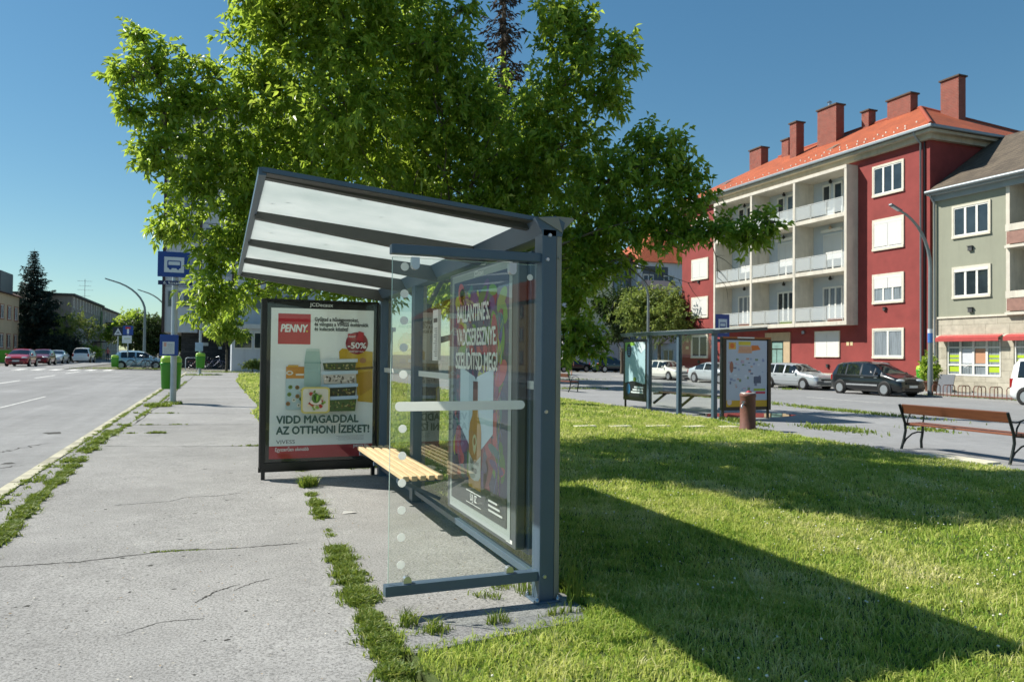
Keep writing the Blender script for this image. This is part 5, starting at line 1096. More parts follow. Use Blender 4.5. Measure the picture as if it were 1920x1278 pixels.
# ------------------------------------------------------------------ vehicles
def interp(P, s):
    for (a, za), (b, zb) in zip(P, P[1:]):
        if s <= b: return za+(zb-za)*((s-a)/(b-a) if b > a else 0)
    return P[-1][1]
CARP = dict(
    hatch=dict(L=4.05, W=1.74, top=[(0, .5), (.04, .88), (.12, 1.02), (.42, 1.38), (.75, 1.47), (1.5, 1.50), (2.15, 1.46), (2.45, 1.38), (3.12, 1.02), (3.3, .96), (3.8, .84), (3.97, .7), (4.05, .48)], belt=.93, ws=(2.4, 3.12), rw=(.1, .42), win=[(.7, 1.72), (1.84, 2.78)], wheels=(.72, 3.28), R=.31, wc=.6),
    mpv=dict(L=4.26, W=1.81, top=[(0, .5), (.03, .95), (.1, 1.08), (.3, 1.5), (.6, 1.58), (1.4, 1.62), (2.15, 1.60), (2.5, 1.51), (3.3, 1.08), (3.5, 1.0), (4.0, .86), (4.18, .7), (4.26, .48)], belt=.98, ws=(2.45, 3.3), rw=(.08, .3), win=[(.42, 1.0), (1.08, 1.9), (2.0, 2.72), (2.8, 3.15)], wheels=(.72, 3.42), R=.32, wc=.62),
    wagon=dict(L=4.55, W=1.72, top=[(0, .5), (.04, .85), (.1, .98), (.38, 1.38), (.6, 1.45), (1.6, 1.47), (2.35, 1.43), (2.6, 1.36), (3.25, .98), (3.45, .93), (4.25, .82), (4.48, .68), (4.55, .45)], belt=.90, ws=(2.55, 3.25), rw=(.1, .38), win=[(.48, 1.15), (1.23, 1.98), (2.08, 2.9)], wheels=(.92, 3.62), R=.31, wc=.6),
    sedan=dict(L=4.7, W=1.82, top=[(0, .5), (.04, .88), (.15, .98), (.55, 1.03), (1.35, 1.32), (1.9, 1.40), (2.4, 1.38), (2.7, 1.31), (3.45, .98), (3.65, .93), (4.4, .8), (4.63, .66), (4.7, .44)], belt=.90, ws=(2.62, 3.45), rw=(.6, 1.3), win=[(.95, 1.9), (2.0, 3.05)], wheels=(.95, 3.75), R=.33, wc=.63),
    suv=dict(L=4.5, W=1.85, top=[(0, .55), (.03, 1.0), (.12, 1.12), (.35, 1.58), (.7, 1.66), (1.5, 1.70), (2.2, 1.67), (2.55, 1.58), (3.2, 1.14), (3.4, 1.08), (4.15, .98), (4.42, .8), (4.5, .52)], belt=1.04, ws=(2.5, 3.2), rw=(.08, .35), win=[(.45, 1.0), (1.08, 1.85), (1.95, 2.85)], wheels=(.82, 3.55), R=.36, wc=.66),
    van=dict(L=4.3, W=1.85, top=[(0, .5), (.02, 1.1), (.06, 1.7), (.25, 1.86), (.8, 1.9), (2.2, 1.9), (2.6, 1.82), (3.3, 1.2), (3.5, 1.1), (4.05, .95), (4.22, .75), (4.3, .5)], belt=1.08, ws=(2.55, 3.3), rw=(.04, .2), win=[(.35, 1.0), (1.1, 1.95), (2.05, 3.0)], wheels=(.75, 3.45), R=.33, wc=.6))
CARGLASS = mat('car_glass', '#151b1f', .04, 0, .15, 3, spec=.9)
PLASTIC = mat('dark_plastic', '#1b1c1d', .6); LAMPW = mat('headlight_glass', '#c9d2d6', .1, .3, .1, 20); LAMPR = mat('tail_light', '#8a1414', .15, 0, .1, 10)
PLATE = mat('number_plate', '#d8d8d4', .5); RIM = mat('alloy_rim', '#a9adb1', .35, .7, .08, 10)
def car(kind, label, loc, heading, paint, rim=RIM, trim=None, plate=True, name='parked_car', group=None, grille=True, bumper=None):
    p = CARP[kind]; L, W, top = p['L'], p['W'], p['top']; t = thing(name, label, 'van' if kind == 'van' else 'car', loc, heading, group)
    base_s = sorted(set([a for a, _ in top]+[x for w in p['win'] for x in w]+list(p['ws'])+list(p['rw'])+[i*.15 for i in range(int(L/.15))]))
    st = [base_s[0]]
    for s_ in base_s[1:]:
        if s_-st[-1] > .018 or s_ in [x for w in p['win'] for x in w]: st.append(s_)
    rows = []; hw = W/2
    for s_ in st:
        zt = interp(top, s_); u = abs(s_-L/2)/(L/2); w = hw*(1-.10*u**5-.06*u**14); zb = .2+.1*max(0, u-.9)*10*.6; zb = min(zb, zt-.2)
        zbelt = min(p['belt']-.03*(s_/L), zt-.06); cab = max(0., min(1., (zt-zbelt-.1)/.35))
        half = [(.0, zb), (w*.86, zb), (w*.97, zb+.12), (w, max(zb+.14, zbelt*.62)), (w*(.985-.01*cab), zbelt-.06), (w*(.955-.01*cab), zbelt), (w*(.9-.15*cab), zbelt+(zt-zbelt)*.84), (w*(.76-.14*cab), zt-.012), (0, zt+.012*cab+.008)]
        rows.append(half)
    K = len(rows[0]); body, glass = MB(), MB()
    X = lambda s_: s_-L/2
    for sg in (1, -1):
        vs = [(X(s_), sg*y, z) for s_, h_ in zip(st, rows) for y, z in h_]; fb, fg = [], []
        for i in range(len(st)-1):
            sm = (st[i]+st[i+1])/2
            for k in range(K-1):
                f = (i*K+k, i*K+k+1, (i+1)*K+k+1, (i+1)*K+k)
                isg = (k == 5 and any(a <= sm <= b_ for a, b_ in p['win'])) or (k >= 6 and (p['ws'][0] < sm < p['ws'][1] or p['rw'][0] < sm < p['rw'][1]))
                (fg if isg else fb).append(f)
        body.add(vs, fb, 0, True); glass.add(vs, fg, 0, True)
        for e in (0, len(st)-1): body.add([vs[e*K+k] for k in range(K)], [tuple(range(K))], 0)
    bd = body.build('body', paint, t)
    for p_ in bd.data.polygons: pass
    bm = bmesh.new(); bm.from_mesh(bd.data); bmesh.ops.remove_doubles(bm, verts=bm.verts, dist=.0005); bmesh.ops.recalc_face_normals(bm, faces=bm.faces); bm.to_mesh(bd.data); bm.free()
    g = glass.build('windows', CARGLASS, t); bm = bmesh.new(); bm.from_mesh(g.data); bmesh.ops.remove_doubles(bm, verts=bm.verts, dist=.0005); bmesh.ops.delete(bm, geom=[v for v in bm.verts if not v.link_faces], context='VERTS'); bmesh.ops.recalc_face_normals(bm, faces=bm.faces); bm.to_mesh(g.data); bm.free()
    R = p['R']; b = MB()
    for s_ in p['wheels']:
        for sg in (1, -1): b.lathe([(.01, -.08), (R+.055, -.08), (R+.055, .012), (R+.02, .014), (.01, .014)], (X(s_), sg*hw*.985, R+.02), 24, axis='y') if sg > 0 else b.lathe([(.01, .08), (R+.055, .08), (R+.055, -.012), (R+.02, -.014), (.01, -.014)], (X(s_), sg*hw*.985, R+.02), 24, axis='y')  # dark discs on the uncut body stand in for the shaded arch gap
    b.box(-L/2+.3, L/2-.3, -hw*.8, hw*.8, .16, .22); b.build('wheel_arch', PLASTIC, bd)
    for s_ in p['wheels']:
        for sg in (1, -1):
            c = (X(s_), sg*(hw-.06), R); o = sg
            b = MB(); b.lathe([(R*.62, -.1*o), (R*.9, -.11*o), (R, -.07*o), (R, .06*o), (R*.93, .098*o), (R*.66, .09*o), (R*.6, .03*o)], c, 24, axis='y'); wl = b.build('wheel', RUBBER, t)
            b = MB(); b.lathe([(R*.67, .088*o), (R*.63, .085*o), (R*.57, .06*o), (R*.56, .03*o)], c, 24, axis='y'); b.lathe([(R*.56, .028*o), (.01, .028*o)], c, 24, 1, axis='y')  # second disc is dark to paint the shade in the spoke gaps
            for q in range(6):
                a = q*pi/3+.3; d = Vector((cos(a), 0, sin(a))); C = Vector(c)+Vector((0, .062*o, 0)); b.bar(C+d*.03, C+d*R*.6, .075, .035, 0, up=(0, 1, 0))
            b.lathe([(.07, .06*o), (.05, .085*o), (.001, .09*o)], c, 10, axis='y'); b.build('rim', [rim, PLASTIC], wl)
    zf = interp(top, L-.25)
    for sg in (1, -1):
        b = MB(); vs = []; bs = lambda s_, z: (X(s_), sg*hw*.94*(1-.10*(abs(s_-L/2)/(L/2))**5), z)
        b.ball((X(L-.2), sg*hw*.66, zf-.10), (.17, .24, .075), 0, 12, 8); b.build('headlight', LAMPW, t)
        b = MB(); b.box(X(.012), X(.2), sg*hw*.72, sg*hw*.89, .68, p['belt']-.03); b.build('tail_light', LAMPR, t, bevel=.02)
        b = MB(); b.ball((X(p['ws'][1]-.28), sg*(hw+.07), p['belt']+.08), (.07, .11, .075), 0, 10, 7); b.build('mirror', trim or paint, t)
        b = MB()
        for a, b_ in p['win'][-2:]: b.box(X(a+.03), X(a+.2), sg*hw*.97, sg*(hw*.985+.012), p['belt']-.14, p['belt']-.11)
        b.build('door_handle', CHROME if trim is None else trim, t)
        if kind in ('mpv', 'wagon'):
            b = MB(); b.box(X(p['wheels'][0]+R+.1), X(p['wheels'][1]-R-.08), sg*(hw-.01), sg*(hw+.012), .46, .53); b.build('side_moulding', mat('grey_moulding', '#8d9194', .5) if kind == 'mpv' else paint, t, bevel=.004)
    b = MB(); zl = zf-.24
    b.box(L/2-.06, L/2-.028+.018, -hw*.45, hw*.45, zl-.03, zl+.07); b.box(L/2-.05, L/2+.005, -hw*.6, hw*.6, .28, .40)
    b.build('grille', PLASTIC, t, bevel=.01)
    if plate:
        for x in (L/2+.005, -L/2-.012):
            b = MB(); b.box(x, x+.012, -.26, .26, .42 if x > 0 else .68, .53 if x > 0 else .79); b.build('number_plate', PLATE, t)
    if bumper:
        b = MB(); b.box(L/2-.12, L/2+.015, -hw*.86, hw*.86, .30, .5); b.build('bumper', bumper, t, bevel=.03)
    return t
def paintm(n, c, metal=.3): return mat(n, c, .28, metal, .03, 3, coat=.8)
P_ = lambda x, y, dz=-.03: (x, y, gz(x, y)+dz)
CG = 'cars parked along the far street'
car('mpv', 'black compact people carrier parked below the red house, nearest the curved lamp post', P_(30.15, 27.75), -pi/2, paintm('black_car', '#15181c'), group=CG)
car('wagon', 'silver estate car parked behind the black people carrier', P_(31.05, 34.1), -pi/2, paintm('silver_car', '#b9bec2', .5), bumper=mat('grey_bumper', '#5c6064', .6), group=CG)
car('sedan', 'pale silver coupe parked behind the glass of the far shelter', P_(31.4, 42.0), -pi/2, paintm('pale_silver_car', '#c2cace', .4), group=CG)
car('wagon', 'cream white old estate car parked left of the pale silver coupe', P_(31.6, 48.3), -pi/2, paintm('cream_car', '#d6d5cc', 0.), group=CG)
car('suv', 'dark blue green off road car parked across below the yellow flats', P_(39.5, 71.5), .12, paintm('dark_suv', '#1c2b33'), group=None)
car('sedan', 'black car partly hidden by leaves left of the dark off road car', P_(35.2, 72.5), .1, paintm('black_saloon', '#14161a'))
car('van', 'white van cut off by the right picture edge', P_(30.7, 18.75), -pi/2, paintm('white_van', '#d9dcde', 0.))
Q_ = lambda x, y, dz=-.085: (x, y, gz(x, y)+dz)
LG = 'cars parked on the left side of the road'
car('hatch', 'bright red hatchback parked first in the row by the green fence', Q_(-15.9, 75.5), -pi/2, paintm('red_car', '#a31a20', .1), group=LG)
car('hatch', 'dark red hatchback parked second behind the bright red one', Q_(-15.6, 82.0), -pi/2, paintm('dark_red_car', '#6e1519', .2), group=LG)
car('sedan', 'light silver saloon parked third behind the red cars', Q_(-15.8, 89.5), -pi/2, paintm('light_silver_car', '#bcc3c8', .4), group=LG)
car('suv', 'white off road car driving away on the road', Q_(-14.6, 98.5), pi/2, paintm('white_suv', '#cfd3d6', .1), name='car')
car('hatch', 'light blue hatchback parked across behind the bicycles', Q_(-6.2, 69.2), .05, paintm('sky_blue_car', '#9dbccb', .2))

# ------------------------------------------------------------------ street furniture
POLE = mat('galvanised_pole', '#a9b3b8', .45, .5, .08, 5); SIGNB = mat('sign_blue', '#17428f', .4, 0, .04, 3); SIGNW = mat('sign_white', '#d3d9df', .45); BINM = mat('bin_green', '#3f8f1c', .35, 0, .06, 2); LIDG = mat('bin_lid', '#9cc63c', .4, 0, .06, 2)
def bin_(label, loc, s=1., group=None, rz=0):
    t = thing('litter_bin', label, 'litter bin', loc, rz, group); b = MB()
    prof = [(-.24, .0), (.24, .0), (.27, .7), (-.27, .7)]; pts = []
    def ring(w, d, z): return [(w*cos(a)*abs(cos(a))**-.45 if abs(cos(a)) > 1e-3 else 0, d*sin(a)*abs(sin(a))**-.45 if abs(sin(a)) > 1e-3 else 0, z) for a in [2*pi*i/20 for i in range(20)]]
    def loft(rs):
        v = [(x*s, y*s, z*s) for r_ in rs for x, y, z in r_]; n = 20
        b.add(v, [(i*n+j, i*n+(j+1) % n, (i+1)*n+(j+1) % n, (i+1)*n+j) for i in range(len(rs)-1) for j in range(n)], 0, True); b.add(v[:n], [tuple(range(n))]); b.add(v[-n:], [tuple(range(n))])
    loft([ring(.20, .16, 0), ring(.225, .18, .03), ring(.25, .2, .62)]); o = b.build('bin_body', BINM, t); b = MB()
    loft([ring(.262, .212, .62), ring(.268, .216, .66), ring(.25, .2, .68)]); b.build('rim', BINM, t); b = MB()
    loft([ring(.25, .2, .681), ring(.255, .2, .76), ring(.22, .16, .84), ring(.12, .08, .87)]); b.box(-.12*s, .12*s, -.212*s, -.19*s, .70*s, .78*s); b.build('hood', LIDG, t); return t
def stop_sign(label, loc, h, group=None):
    t = thing('bus_stop_sign', label, 'bus stop sign', loc, 0, group); z1 = h
    b = MB(); b.tube([(0, 0, -.1), (0, 0, h-.02)], .085, 16); b.lathe([(.16, 0), (.16, .03), (.1, .06)], n=16); b.build('pole', POLE, t)
    b = MB(); b.box(-.46, .38, -.13, -.09, h-.70, h+.02); s_ = b.build('sign_panel', SIGNB, t, bevel=.01)
    pr = Print((-.29, -.1315, h-.57), (1, 0, 0), (0, 0, 1), (0, -1, 0)); pr.rect(0, 0, .52, .44, '#cfd8e2')
    pr.rrect(.08, .12, .44, .34, .03, '#17428f'); pr.rect(.11, .21, .41, .31, '#cfd8e2'); pr.disc(.16, .11, .035, '#17428f'); pr.disc(.36, .11, .035, '#17428f'); pr.build('bus_symbol', s_, (0, 0, 0))
    return t
PX, PY = -1.22, 23.5; ps = (PX, PY, gz(PX, PY))
sg = stop_sign('tall grey bus stop pole with blue bus sign and platform 6 plate', ps, 4.33)
b = MB(); b.box(-.44, .46, -.13, -.095, 3.40, 3.52); s_ = b.build('stand_plate', mat('sign_navy', '#12265c', .4), sg)
pr = Print((-.44, -.1315, 3.40), (1, 0, 0), (0, 0, 1), (0, -1, 0)); pr.text('6. kocsiállás', .45, .06, .115, '#e2e6ee', .003, 0, 1.15); pr.build('stand_lettering', s_, (0, 0, 0))
b = MB(); b.box(-.36, .12, -.14, -.09, 1.38, 1.98); s_ = b.build('timetable_board', SIGNB, sg, bevel=.01)
pr = Print((-.36, -.1415, 1.38), (1, 0, 0), (0, 0, 1), (0, -1, 0)); pr.rect(.07, .05, .38, .40, '#cdd4db'); pr.rect(.10, .26, .17, .38, '#c99a8e')
for k in range(9): pr.rect(.19 if k > 4 else .1, .08+k*.032, .36, .088+k*.032, '#8b97a6')
pr.build('timetable_sheet', s_, (0, 0, 0))
bin_('large green litter bin fixed behind the bus stop pole with the platform 6 plate', (PX-.08, PY+.3, gz(PX, PY)+.42), 1.12)
ps = (-1.15, 51.8, gz(-1.15, 51.8)); sg = stop_sign('second bus stop pole farther along the pavement, half hidden by leaves', ps, 4.2)
b = MB(); b.box(-.3, .16, -.14, -.09, 1.5, 2.05); b.build('timetable_board', mat('board_pale', '#9db4cc', .5), sg, bevel=.01)
b = MB(); b.box(-.44, .46, -.13, -.095, 3.30, 3.42); b.build('stand_plate', CACHE['sign_navy'], sg)
bin_('green litter bin on the farther bus stop pole', (-1.12, 51.55, gz(-1.15, 51.6)+.42), 1.12)
# the stop sign by the second shelter stands on the far side of its canopy
ps = (14.5, 19.3, gz(14.5, 19.3)); c_ = at(1353, 640, 23.4); ps = (c_.x, c_.y, gz(c_.x, c_.y))
sg = stop_sign('slim bus stop pole with small blue sign rising behind the far shelter', ps, 2.95); sg.scale = (.62, .62, 1.0)
b = MB(); b.box(-.66, .66, -.13, -.095, 2.10, 2.2); b.build('stand_plate', CACHE['sign_navy'], sg)
bin_('green litter bin at the foot of the shop house beside the potted shrub', (36.6, 30.5, gz(36.6, 30.5)+.35), 1.25)
bin_('green litter bin by the junction in front of the light blue hatchback', (-7.75, 67.0, gz(-7.7, 67)+.1), 1.1)
# junction signs: pedestrian crossing seen on its pole, no through road with a white plate below
def road_sign(label, loc, h, kind):
    t = thing('road_sign', label, 'road sign', loc); b = MB(); b.tube([(0, 0, -.1), (0, 0, h)], .045, 8); b.build('pole', POLE, t)
    b = MB(); b.box(-.38, .38, -.09, -.05, h-.75, h); s_ = b.build('sign_panel', SIGNB if kind else mat('sign_dark', '#16232f', .5), t, bevel=.01)
    pr = Print((-.38, -.0915, h-.75), (1, 0, 0), (0, 0, 1), (0, -1, 0))
    if kind: pr.rect(.31, .1, .45, .5, '#dfe4e8'); pr.rect(.2, .5, .56, .65, '#c02a2c')
    else: pr.poly([(.1, .1), (.66, .1), (.38, .66)], '#d5dade'); pr.poly([(.24, .19), (.52, .19), (.38, .46)], '#1a2a38'); pr.rect(.36, .2, .4, .4, '#d5dade')
    pr.build('sign_face', s_, (0, 0, 0))
    if kind:
        b = MB(); b.box(-.42, .28, -.09, -.055, h-1.42, h-.80); pl = b.build('lower_plate', SIGNW, t); pr = Print((-.42, -.0915, h-1.42), (1, 0, 0), (0, 0, 1), (0, -1, 0)); pr.rect(.15, .35, .6, .41, '#a9b56a'); pr.build('plate_mark', pl, (0, 0, 0))
    return t
road_sign('dark square pedestrian crossing sign with white triangle on a grey pole', (-7.75, 68.6, gz(-7.7, 68.6)), 3.35, 0)
road_sign('blue no through road sign above a white plate', (-7.0, 68.4, gz(-7, 68.4)), 3.45, 1)
# lamps with long curved arms
def lamp(label, loc, pts, r_, group, band=False, rz=0):
    t = thing('street_lamp', label, 'street lamp', loc, rz, group); b = MB(); b.tube([(0, 0, -.1), (0, 0, 1.2)], r_*1.45, 12); b.tube([(0, 0, 1.2)]+pts, [r_*1.3]+[r_*(1-.45*i/len(pts)) for i in range(len(pts))], 10); b.build('pole', mat('lamp_pole', '#7d8686', .5, .3, .1, 3), t)
    p, q = Vector(pts[-2]), Vector(pts[-1]); d = (q-p).normalized(); b = MB(); b.bar(q-d*.1, q+d*.62, .2, .09); o = b.build('lamp_head', mat('lamp_head_grey', '#6c7478', .4, .3), t, bevel=.025)
    b = MB(); b.bar(q+d*.05-Vector((0, 0, .055)), q+d*.5-Vector((0, 0, .055)), .14, .02); b.build('lens', LAMPW, o)
    if band: b = MB(); b.lathe([(r_*1.36, 2.55), (r_*1.36, 3.0)], n=12); b.build('blue_band', flat('#3b6fb5'), t); b = MB(); b.lathe([(r_*1.36, 3.001), (r_*1.36, 3.2)], n=12); b.build('white_band', flat('#c9cdd2'), t)
    return t
lg = 'street lamps with curved arms'
arc = lambda H, rx, rz_, n=8, sx=-1: [(0, 0, H-rz_)]+[(sx*rx*(1-cos(i/n*pi*.40))/(1-cos(pi*.40)), 0, H-rz_+rz_*sin(i/n*pi*.40)/sin(pi*.40)) for i in range(1, n+1)]
lamp('street lamp with curved arm in front of the red and green house corner', (31.7, 26, gz(31.7, 26)), arc(8.75, 2.0, 2.6), .085, lg, True)
lamp('street lamp with curved arm standing before the pale street tree', (32.0, 51.8, gz(32, 51.8)), arc(8.65, 1.6, 2.4), .10, lg)
lamp('left street lamp with long curved arm over the far road', (-6.0, 71, gz(-6, 71)), arc(7.3, 2.5, 2.6), .10, lg)
lamp('curved street lamp farther back, right of the longer curved lamp at the junction', (-5.2, 88, gz(-5, 88)), arc(7.7, 2.4, 2.7), .10, lg)

# park bench seen from behind: iron ends, plank seat and back
IRON = mat('bench_iron', '#1d2422', .45, .3, .1, 8); PLANK = mat('bench_plank', '#643a22', .55, 0, .3, 3, stretch=(14, .7, 14), bmp=.1); PLANKR = mat('bench_seat_plank', '#78452f', .5, 0, .25, 3, stretch=(14, .7, 14))
def bench(label, loc, rz, L=2.05):
    """local +x is the sitting side"""
    t = thing('park_bench', label, 'bench', loc, rz)
    for y in (-L/2, L/2):
        b = MB(); w = .03
        C_ = lambda pts, r_: b.tube([(x, y, z) for x, z in pts], r_, 8)
        C_([(-.06, -.02), (.0, .15), (.045, .32), (.03, .46), (-.03, .62), (-.10, .80)], .024)
        C_([(.43, -.02), (.42, .12), (.455, .28), (.46, .40)], .024); C_([(-.03, .05), (.06, .17), (.2, .26), (.34, .29), (.44, .28)], .014)
        C_([(.03, .43), (.25, .41), (.46, .41)], .018)
        C_([(.08, .43), (.10, .55), (.18, .66), (.30, .69), (.42, .665), (.49, .58), (.47, .48), (.45, .41)], .014); C_([(-.02, .66), (.08, .64), (.18, .66)], .012)
        b.build('side_frame', IRON, t)
    b = MB(); b.add([(x, y, z) for y in (-L/2+.02, L/2-.02) for x, z in ((-.035, .635), (-.085, .80), (-.05, .81), (.0, .645))], [(0, 1, 2, 3), (4, 7, 6, 5), (0, 4, 5, 1), (1, 5, 6, 2), (2, 6, 7, 3), (3, 7, 4, 0)]); b.build('backrest', PLANK, t, bevel=.006)
    b = MB()
    for k in range(4): b.box(.06+k*.1, .145+k*.1, -L/2-.03, L/2+.03, .43, .465)
    b.build('seat', PLANKR, t, bevel=.005); return t
bn = bench('reddish brown park bench with black iron ends, seen from behind at the lawn edge', (11.62, 9.08, gz(11.6, 9.1)), -.03)
b2 = copy_tree(bn); b2.location = (14.4, 31.0, gz(14.4, 31)); b2.rotation_euler = (0, 0, .1); b2['label'] = 'shaded bench on the square, partly hidden by the near shelter post'
# drinking fountain post
o3 = (11.0, 13.62, gz(11, 13.6)); t = thing('drinking_fountain', 'round red brown drinking fountain post with metal tap beside the far shelter', 'drinking fountain', o3)
b = MB(); b.lathe([(.19, -.05), (.19, .04), (.172, .06), (.168, .72), (.18, .74), (.18, .79), (.16, .81), (.12, .80), (.11, .77), (.001, .77)], n=22)
b.build('post', mat('fountain_red', '#6e463c', .7, 0, .28, 5, bmp=.2), t); b = MB()
b.tube([(-.15, -.08, .57), (-.24, -.13, .58), (-.28, -.15, .55), (-.285, -.152, .50)], .022, 8); b.tube([(-.22, -.12, .58), (-.22, -.12, .63)], .018, 6); b.tube([(-.26, -.11, .635), (-.18, -.13, .635)], .012, 6); b.build('tap', CHROME, t)
b = MB(); b.lathe([(.165, .811), (.15, .835), (.12, .81)], n=22); b.build('basin_rim', mat('basin_steel', '#b9b4ac', .4, .4), t)
b = MB(); b.lathe([(.05, .79), (.07, .84), (.03, .87), (.001, .87)], (.03, 0, 0), 12); b.build('cup', flat('#a8242c'), t)
# cycle rack by the shop and cycles at the junction
o3 = (31.6, 24, gz(31.6, 24)); t = thing('cycle_rack', 'low rusty cycle rack of hoops in the grass before the shop', 'cycle rack', o3); b = MB()
for k in range(6):
    y = -1.9+k*.76
    for dy in (-.1, .1):
        b = MB(); b.tube([(0, y+dy, -.05), (0, y+dy, .48), (.08, y+dy, .56), (.42, y+dy, .56), (.5, y+dy, .48), (.5, y+dy, -.05)], .022, 6); b.build('hoop', mat('rack_rust', '#6e4638', .6, .2, .15, 8), t)
b = MB(); b.tube([(.0, -2.1, .1), (.0, 2.1, .1)], .02, 6); b.tube([(.5, -2.1, .1), (.5, 2.1, .1)], .02, 6); b.build('rail', CACHE['rack_rust'], t)
def bicycle(label, loc, rz, col, basket=True):
    t = thing('bicycle', label, 'bicycle', loc, rz, 'bicycles parked at the junction'); F_ = mat('cycle_'+col.lstrip('#'), col, .35, .2)
    for x in (-.52, .52):
        b = MB(); b.tube([(x+.33*cos(2*pi*i/24), 0, .35+.33*sin(2*pi*i/24)) for i in range(25)], .02, 6, 0, False)
        for i in range(10): a = 2*pi*i/10; b.tube([(x, 0, .35), (x+.32*cos(a), 0, .35+.32*sin(a))], .003, 3, 1)
        b.build('wheel', [RUBBER, CHROME], t)
        b = MB(); b.tube([(x+.37*cos(pi*.15+i*.2), 0, .35+.37*sin(pi*.15+i*.2)) for i in range(11)], .022, 5); b.build('mudguard', F_, t)
    b = MB(); bb = (-.08, 0, .3)
    for p, q in (((-.2, 0, .8), bb), (bb, (.38, 0, .78)), ((-.17, 0, .7), (.36, 0, .86)), ((-.52, 0, .35), bb), ((-.52, 0, .35), (-.18, 0, .72)), ((.35, 0, .95), (.52, 0, .35))): b.tube([p, q], .018, 6)
    b.build('cycle_frame', F_, t); b = MB(); b.tube([(.35, 0, .95), (.34, 0, 1.05)], .014, 6); b.tube([(.15, -.28, 1.04), (.34, -.12, 1.08), (.34, .12, 1.08), (.15, .28, 1.04)], .013, 6); b.build('handlebar', CHROME, t)
    b = MB(); b.ball((-.22, 0, .9), (.15, .09, .045), 0, 10, 6); b.tube([(-.2, 0, .8), (-.22, 0, .88)], .014, 6); b.build('saddle', BLACK, t)
    if basket: b = MB(); b.lathe([(.11, .85), (.16, 1.05), (.15, 1.05), (.1, .86)], (.55, 0, 0), 10); b.build('basket', BLACK, t)
    return t
bicycle('bicycle with basket parked first in front of the light blue hatchback', (-5.9, 64.9, gz(-6, 65)+.0), .25, '#2a3238')
bicycle('bicycle parked second in front of the light blue hatchback bonnet', (-4.6, 64.9, gz(-4.6, 65)), -.3, '#38444a')
bicycle('red bicycle leaning by the hoop before the dark stone wall', (-1.55, 65.2, gz(-1.5, 65)), .1, '#5c2226')
bicycle('bicycle parked behind the farther green bin', (-.35, 65.6, gz(-.4, 65)), .2, '#2c3a5c', False)
t = thing('cycle_hoop', 'single grey cycle hoop before the dark stone wall', 'cycle hoop', (-2.5, 64.7, gz(-2.5, 64.7))); b = MB(); b.tube([(0, 0, -.05), (0, 0, .85), (.1, 0, .95), (.7, 0, .95), (.8, 0, .85), (.8, 0, -.05)], .03, 8); b.build('hoop', POLE, t)
# planter under the shrub by the shop
t = thing('plant_pot', 'brown pot holding the leafy shrub beside the shop window', 'plant pot', (36.3, 29.75, gz(36.3, 29.75)+.03)); b = MB(); b.lathe([(.26, 0), (.34, .5), (.36, .5), (.36, .56), (.3, .56), (.28, .48), (.001, .48)], n=16); b.build('pot', mat('pot_brown', '#6a4632', .8, 0, .2, 5), t)
t = thing('a_board', 'dark pavement board leaning in front of the shop window', 'board', (36.0, 28.7, gz(36, 28.7)+.03)); b = MB()
b.add([(0, -.45, 0), (0, .45, 0), (.25, .45, .95), (.25, -.45, .95), (.03, -.45, 0), (.03, .45, 0), (.28, .45, .95), (.28, -.45, .95)], [(0, 1, 2, 3), (7, 6, 5, 4), (0, 4, 5, 1), (1, 5, 6, 2), (2, 6, 7, 3), (3, 7, 4, 0)]); b.build('board_panel', mat('slate_board', '#5a5f66', .7), t)

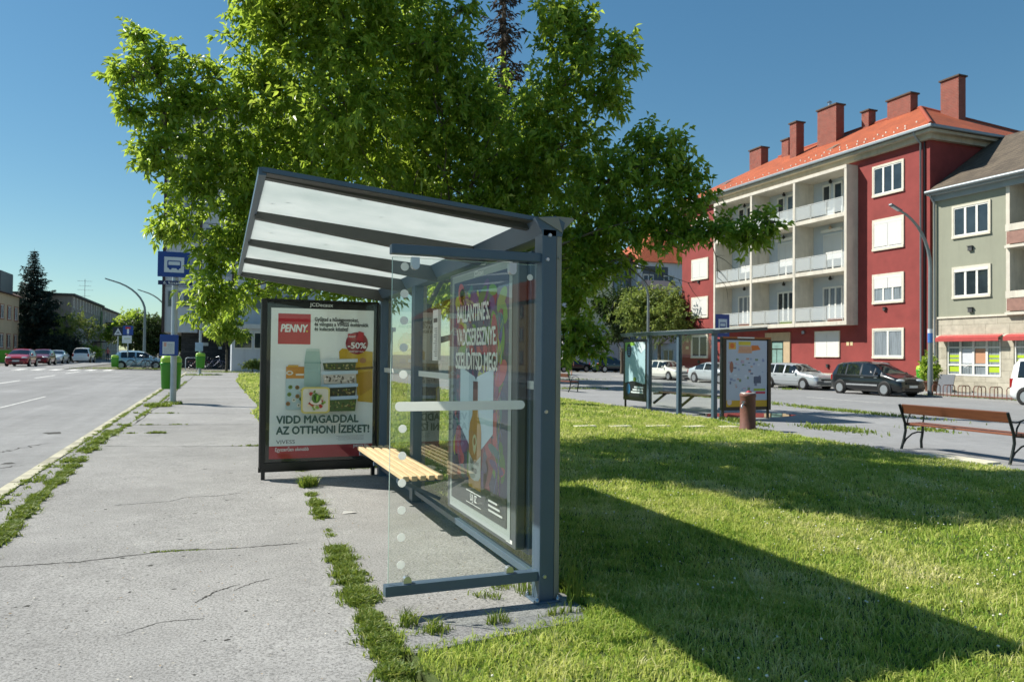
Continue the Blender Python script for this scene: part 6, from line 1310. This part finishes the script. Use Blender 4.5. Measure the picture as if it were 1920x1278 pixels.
# ------------------------------------------------------------------ people, small in the distance
def person(label, loc, rz, h, shirt, legs, hairc, stride=.22, pack=None, skin='#b98a6c', long_legs=False):
    t = thing('person', label, 'person', loc, rz); k = h/1.75
    # joints: local +x is the walking direction
    J = dict(pelvis=(0, 0, .95, .13, .105), waist=(0, 0, 1.08, .125, .095), chest=(.01, 0, 1.28, .16, .11), sh=(0, 0, 1.42, .13, .08), neck=(.01, 0, 1.5, .055, .055), head0=(.02, 0, 1.58, .075, .085), head1=(.025, 0, 1.68, .085, .1), head2=(.02, 0, 1.745, .05, .06),
        hipL=(0, .09, .9, .095, .095), kneeL=(stride*.7, .1, .5, .06, .06), ankL=(stride*.9, .1, .09, .042, .042), toeL=(stride*.9+.16, .11, .04, .035, .035),
        hipR=(0, -.09, .9, .095, .095), kneeR=(-stride*.2, -.1, .5, .06, .06), ankR=(-stride*1.1, -.1, .12, .042, .042), toeR=(-stride*1.1+.15, -.11, .045, .035, .035),
        shL=(0, .19, 1.4, .06, .06), elL=(-.09, .24, 1.13, .045, .045), wrL=(.04, .25, .9, .033, .033), haL=(.07, .25, .81, .035, .025),
        shR=(0, -.19, 1.4, .06, .06), elR=(-.02, -.24, 1.12, .045, .045), wrR=(.12, -.24, .92, .033, .033), haR=(.16, -.24, .84, .035, .025))
    E_ = [('pelvis', 'waist'), ('waist', 'chest'), ('chest', 'sh'), ('sh', 'neck'), ('neck', 'head0'), ('head0', 'head1'), ('head1', 'head2')]
    for s_ in 'LR': E_ += [('pelvis', 'hip'+s_), ('hip'+s_, 'knee'+s_), ('knee'+s_, 'ank'+s_), ('ank'+s_, 'toe'+s_), ('sh', 'sh'+s_), ('sh'+s_, 'el'+s_), ('el'+s_, 'wr'+s_), ('wr'+s_, 'ha'+s_)]
    N = list(J); me = bpy.data.meshes.new('body'); me.from_pydata([tuple(c*k for c in J[n][:3]) for n in N], [(N.index(a), N.index(b_)) for a, b_ in E_], [])
    o = bpy.data.objects.new('body', me); COL.objects.link(o); o.modifiers.new('skin', 'SKIN'); s2 = o.modifiers.new('sub', 'SUBSURF'); s2.levels = 2; s2.render_levels = 2
    for i, n in enumerate(N): me.skin_vertices[0].data[i].radius = (J[n][3]*k, J[n][4]*k)
    me.skin_vertices[0].data[0].use_root = True
    new = bpy.data.meshes.new_from_object(o.evaluated_get(bpy.context.evaluated_depsgraph_get())); bpy.data.objects.remove(o); new.name = 'body'
    o = bpy.data.objects.new('body', new); COL.objects.link(o); o.parent = t
    for m in (mat('skin_'+skin.lstrip('#'), skin, .55), mat('shirt_'+shirt.lstrip('#'), shirt, .8), mat('trousers_'+legs.lstrip('#'), legs, .8), mat('shoe_dark', '#2a2a2a', .6)): new.materials.append(m)
    for p in new.polygons:
        p.use_smooth = True; c = p.center/k; arm = abs(c.y) > .2
        if c.z < .1: p.material_index = 3
        elif c.z < (.12 if long_legs else .5): p.material_index = 2 if long_legs else 0
        elif arm and c.z < 1.2: p.material_index = 0
        elif c.z < 1.0: p.material_index = 2
        elif c.z < 1.47: p.material_index = 1
    b = MB(); b.ball((.0, 0, 1.70*k), (.105*k, .095*k, .1*k), 0, 10, 7); b.build('hair', mat('hair_'+hairc.lstrip('#'), hairc, .8), o)
    b = MB(); b.ball((.125*k, 0, 1.635*k), (.016, .013, .022), 0, 6, 5); b.build('nose', CACHE['skin_'+skin.lstrip('#')], o)
    if pack:
        b = MB(); b.ball((-.17*k, 0, 1.24*k), (.11*k, .15*k, .22*k), 0, 10, 8); q = b.build('backpack', mat('pack_'+pack.lstrip('#'), pack, .8), t)
    return t
person('person in black shirt and shorts with a pale backpack walking away across the far street', P_(27.25, 56.2), pi*.35, 1.78, '#15161a', '#17181b', '#6a5238', .18, '#b9a79a')
person('distant person in a pink red top near the flats across the junction', Q_(-13.1, 106, -.05), -pi/2, 1.75, '#a85a5c', '#2c2c34', '#3a2a22', .12, None, long_legs=True)
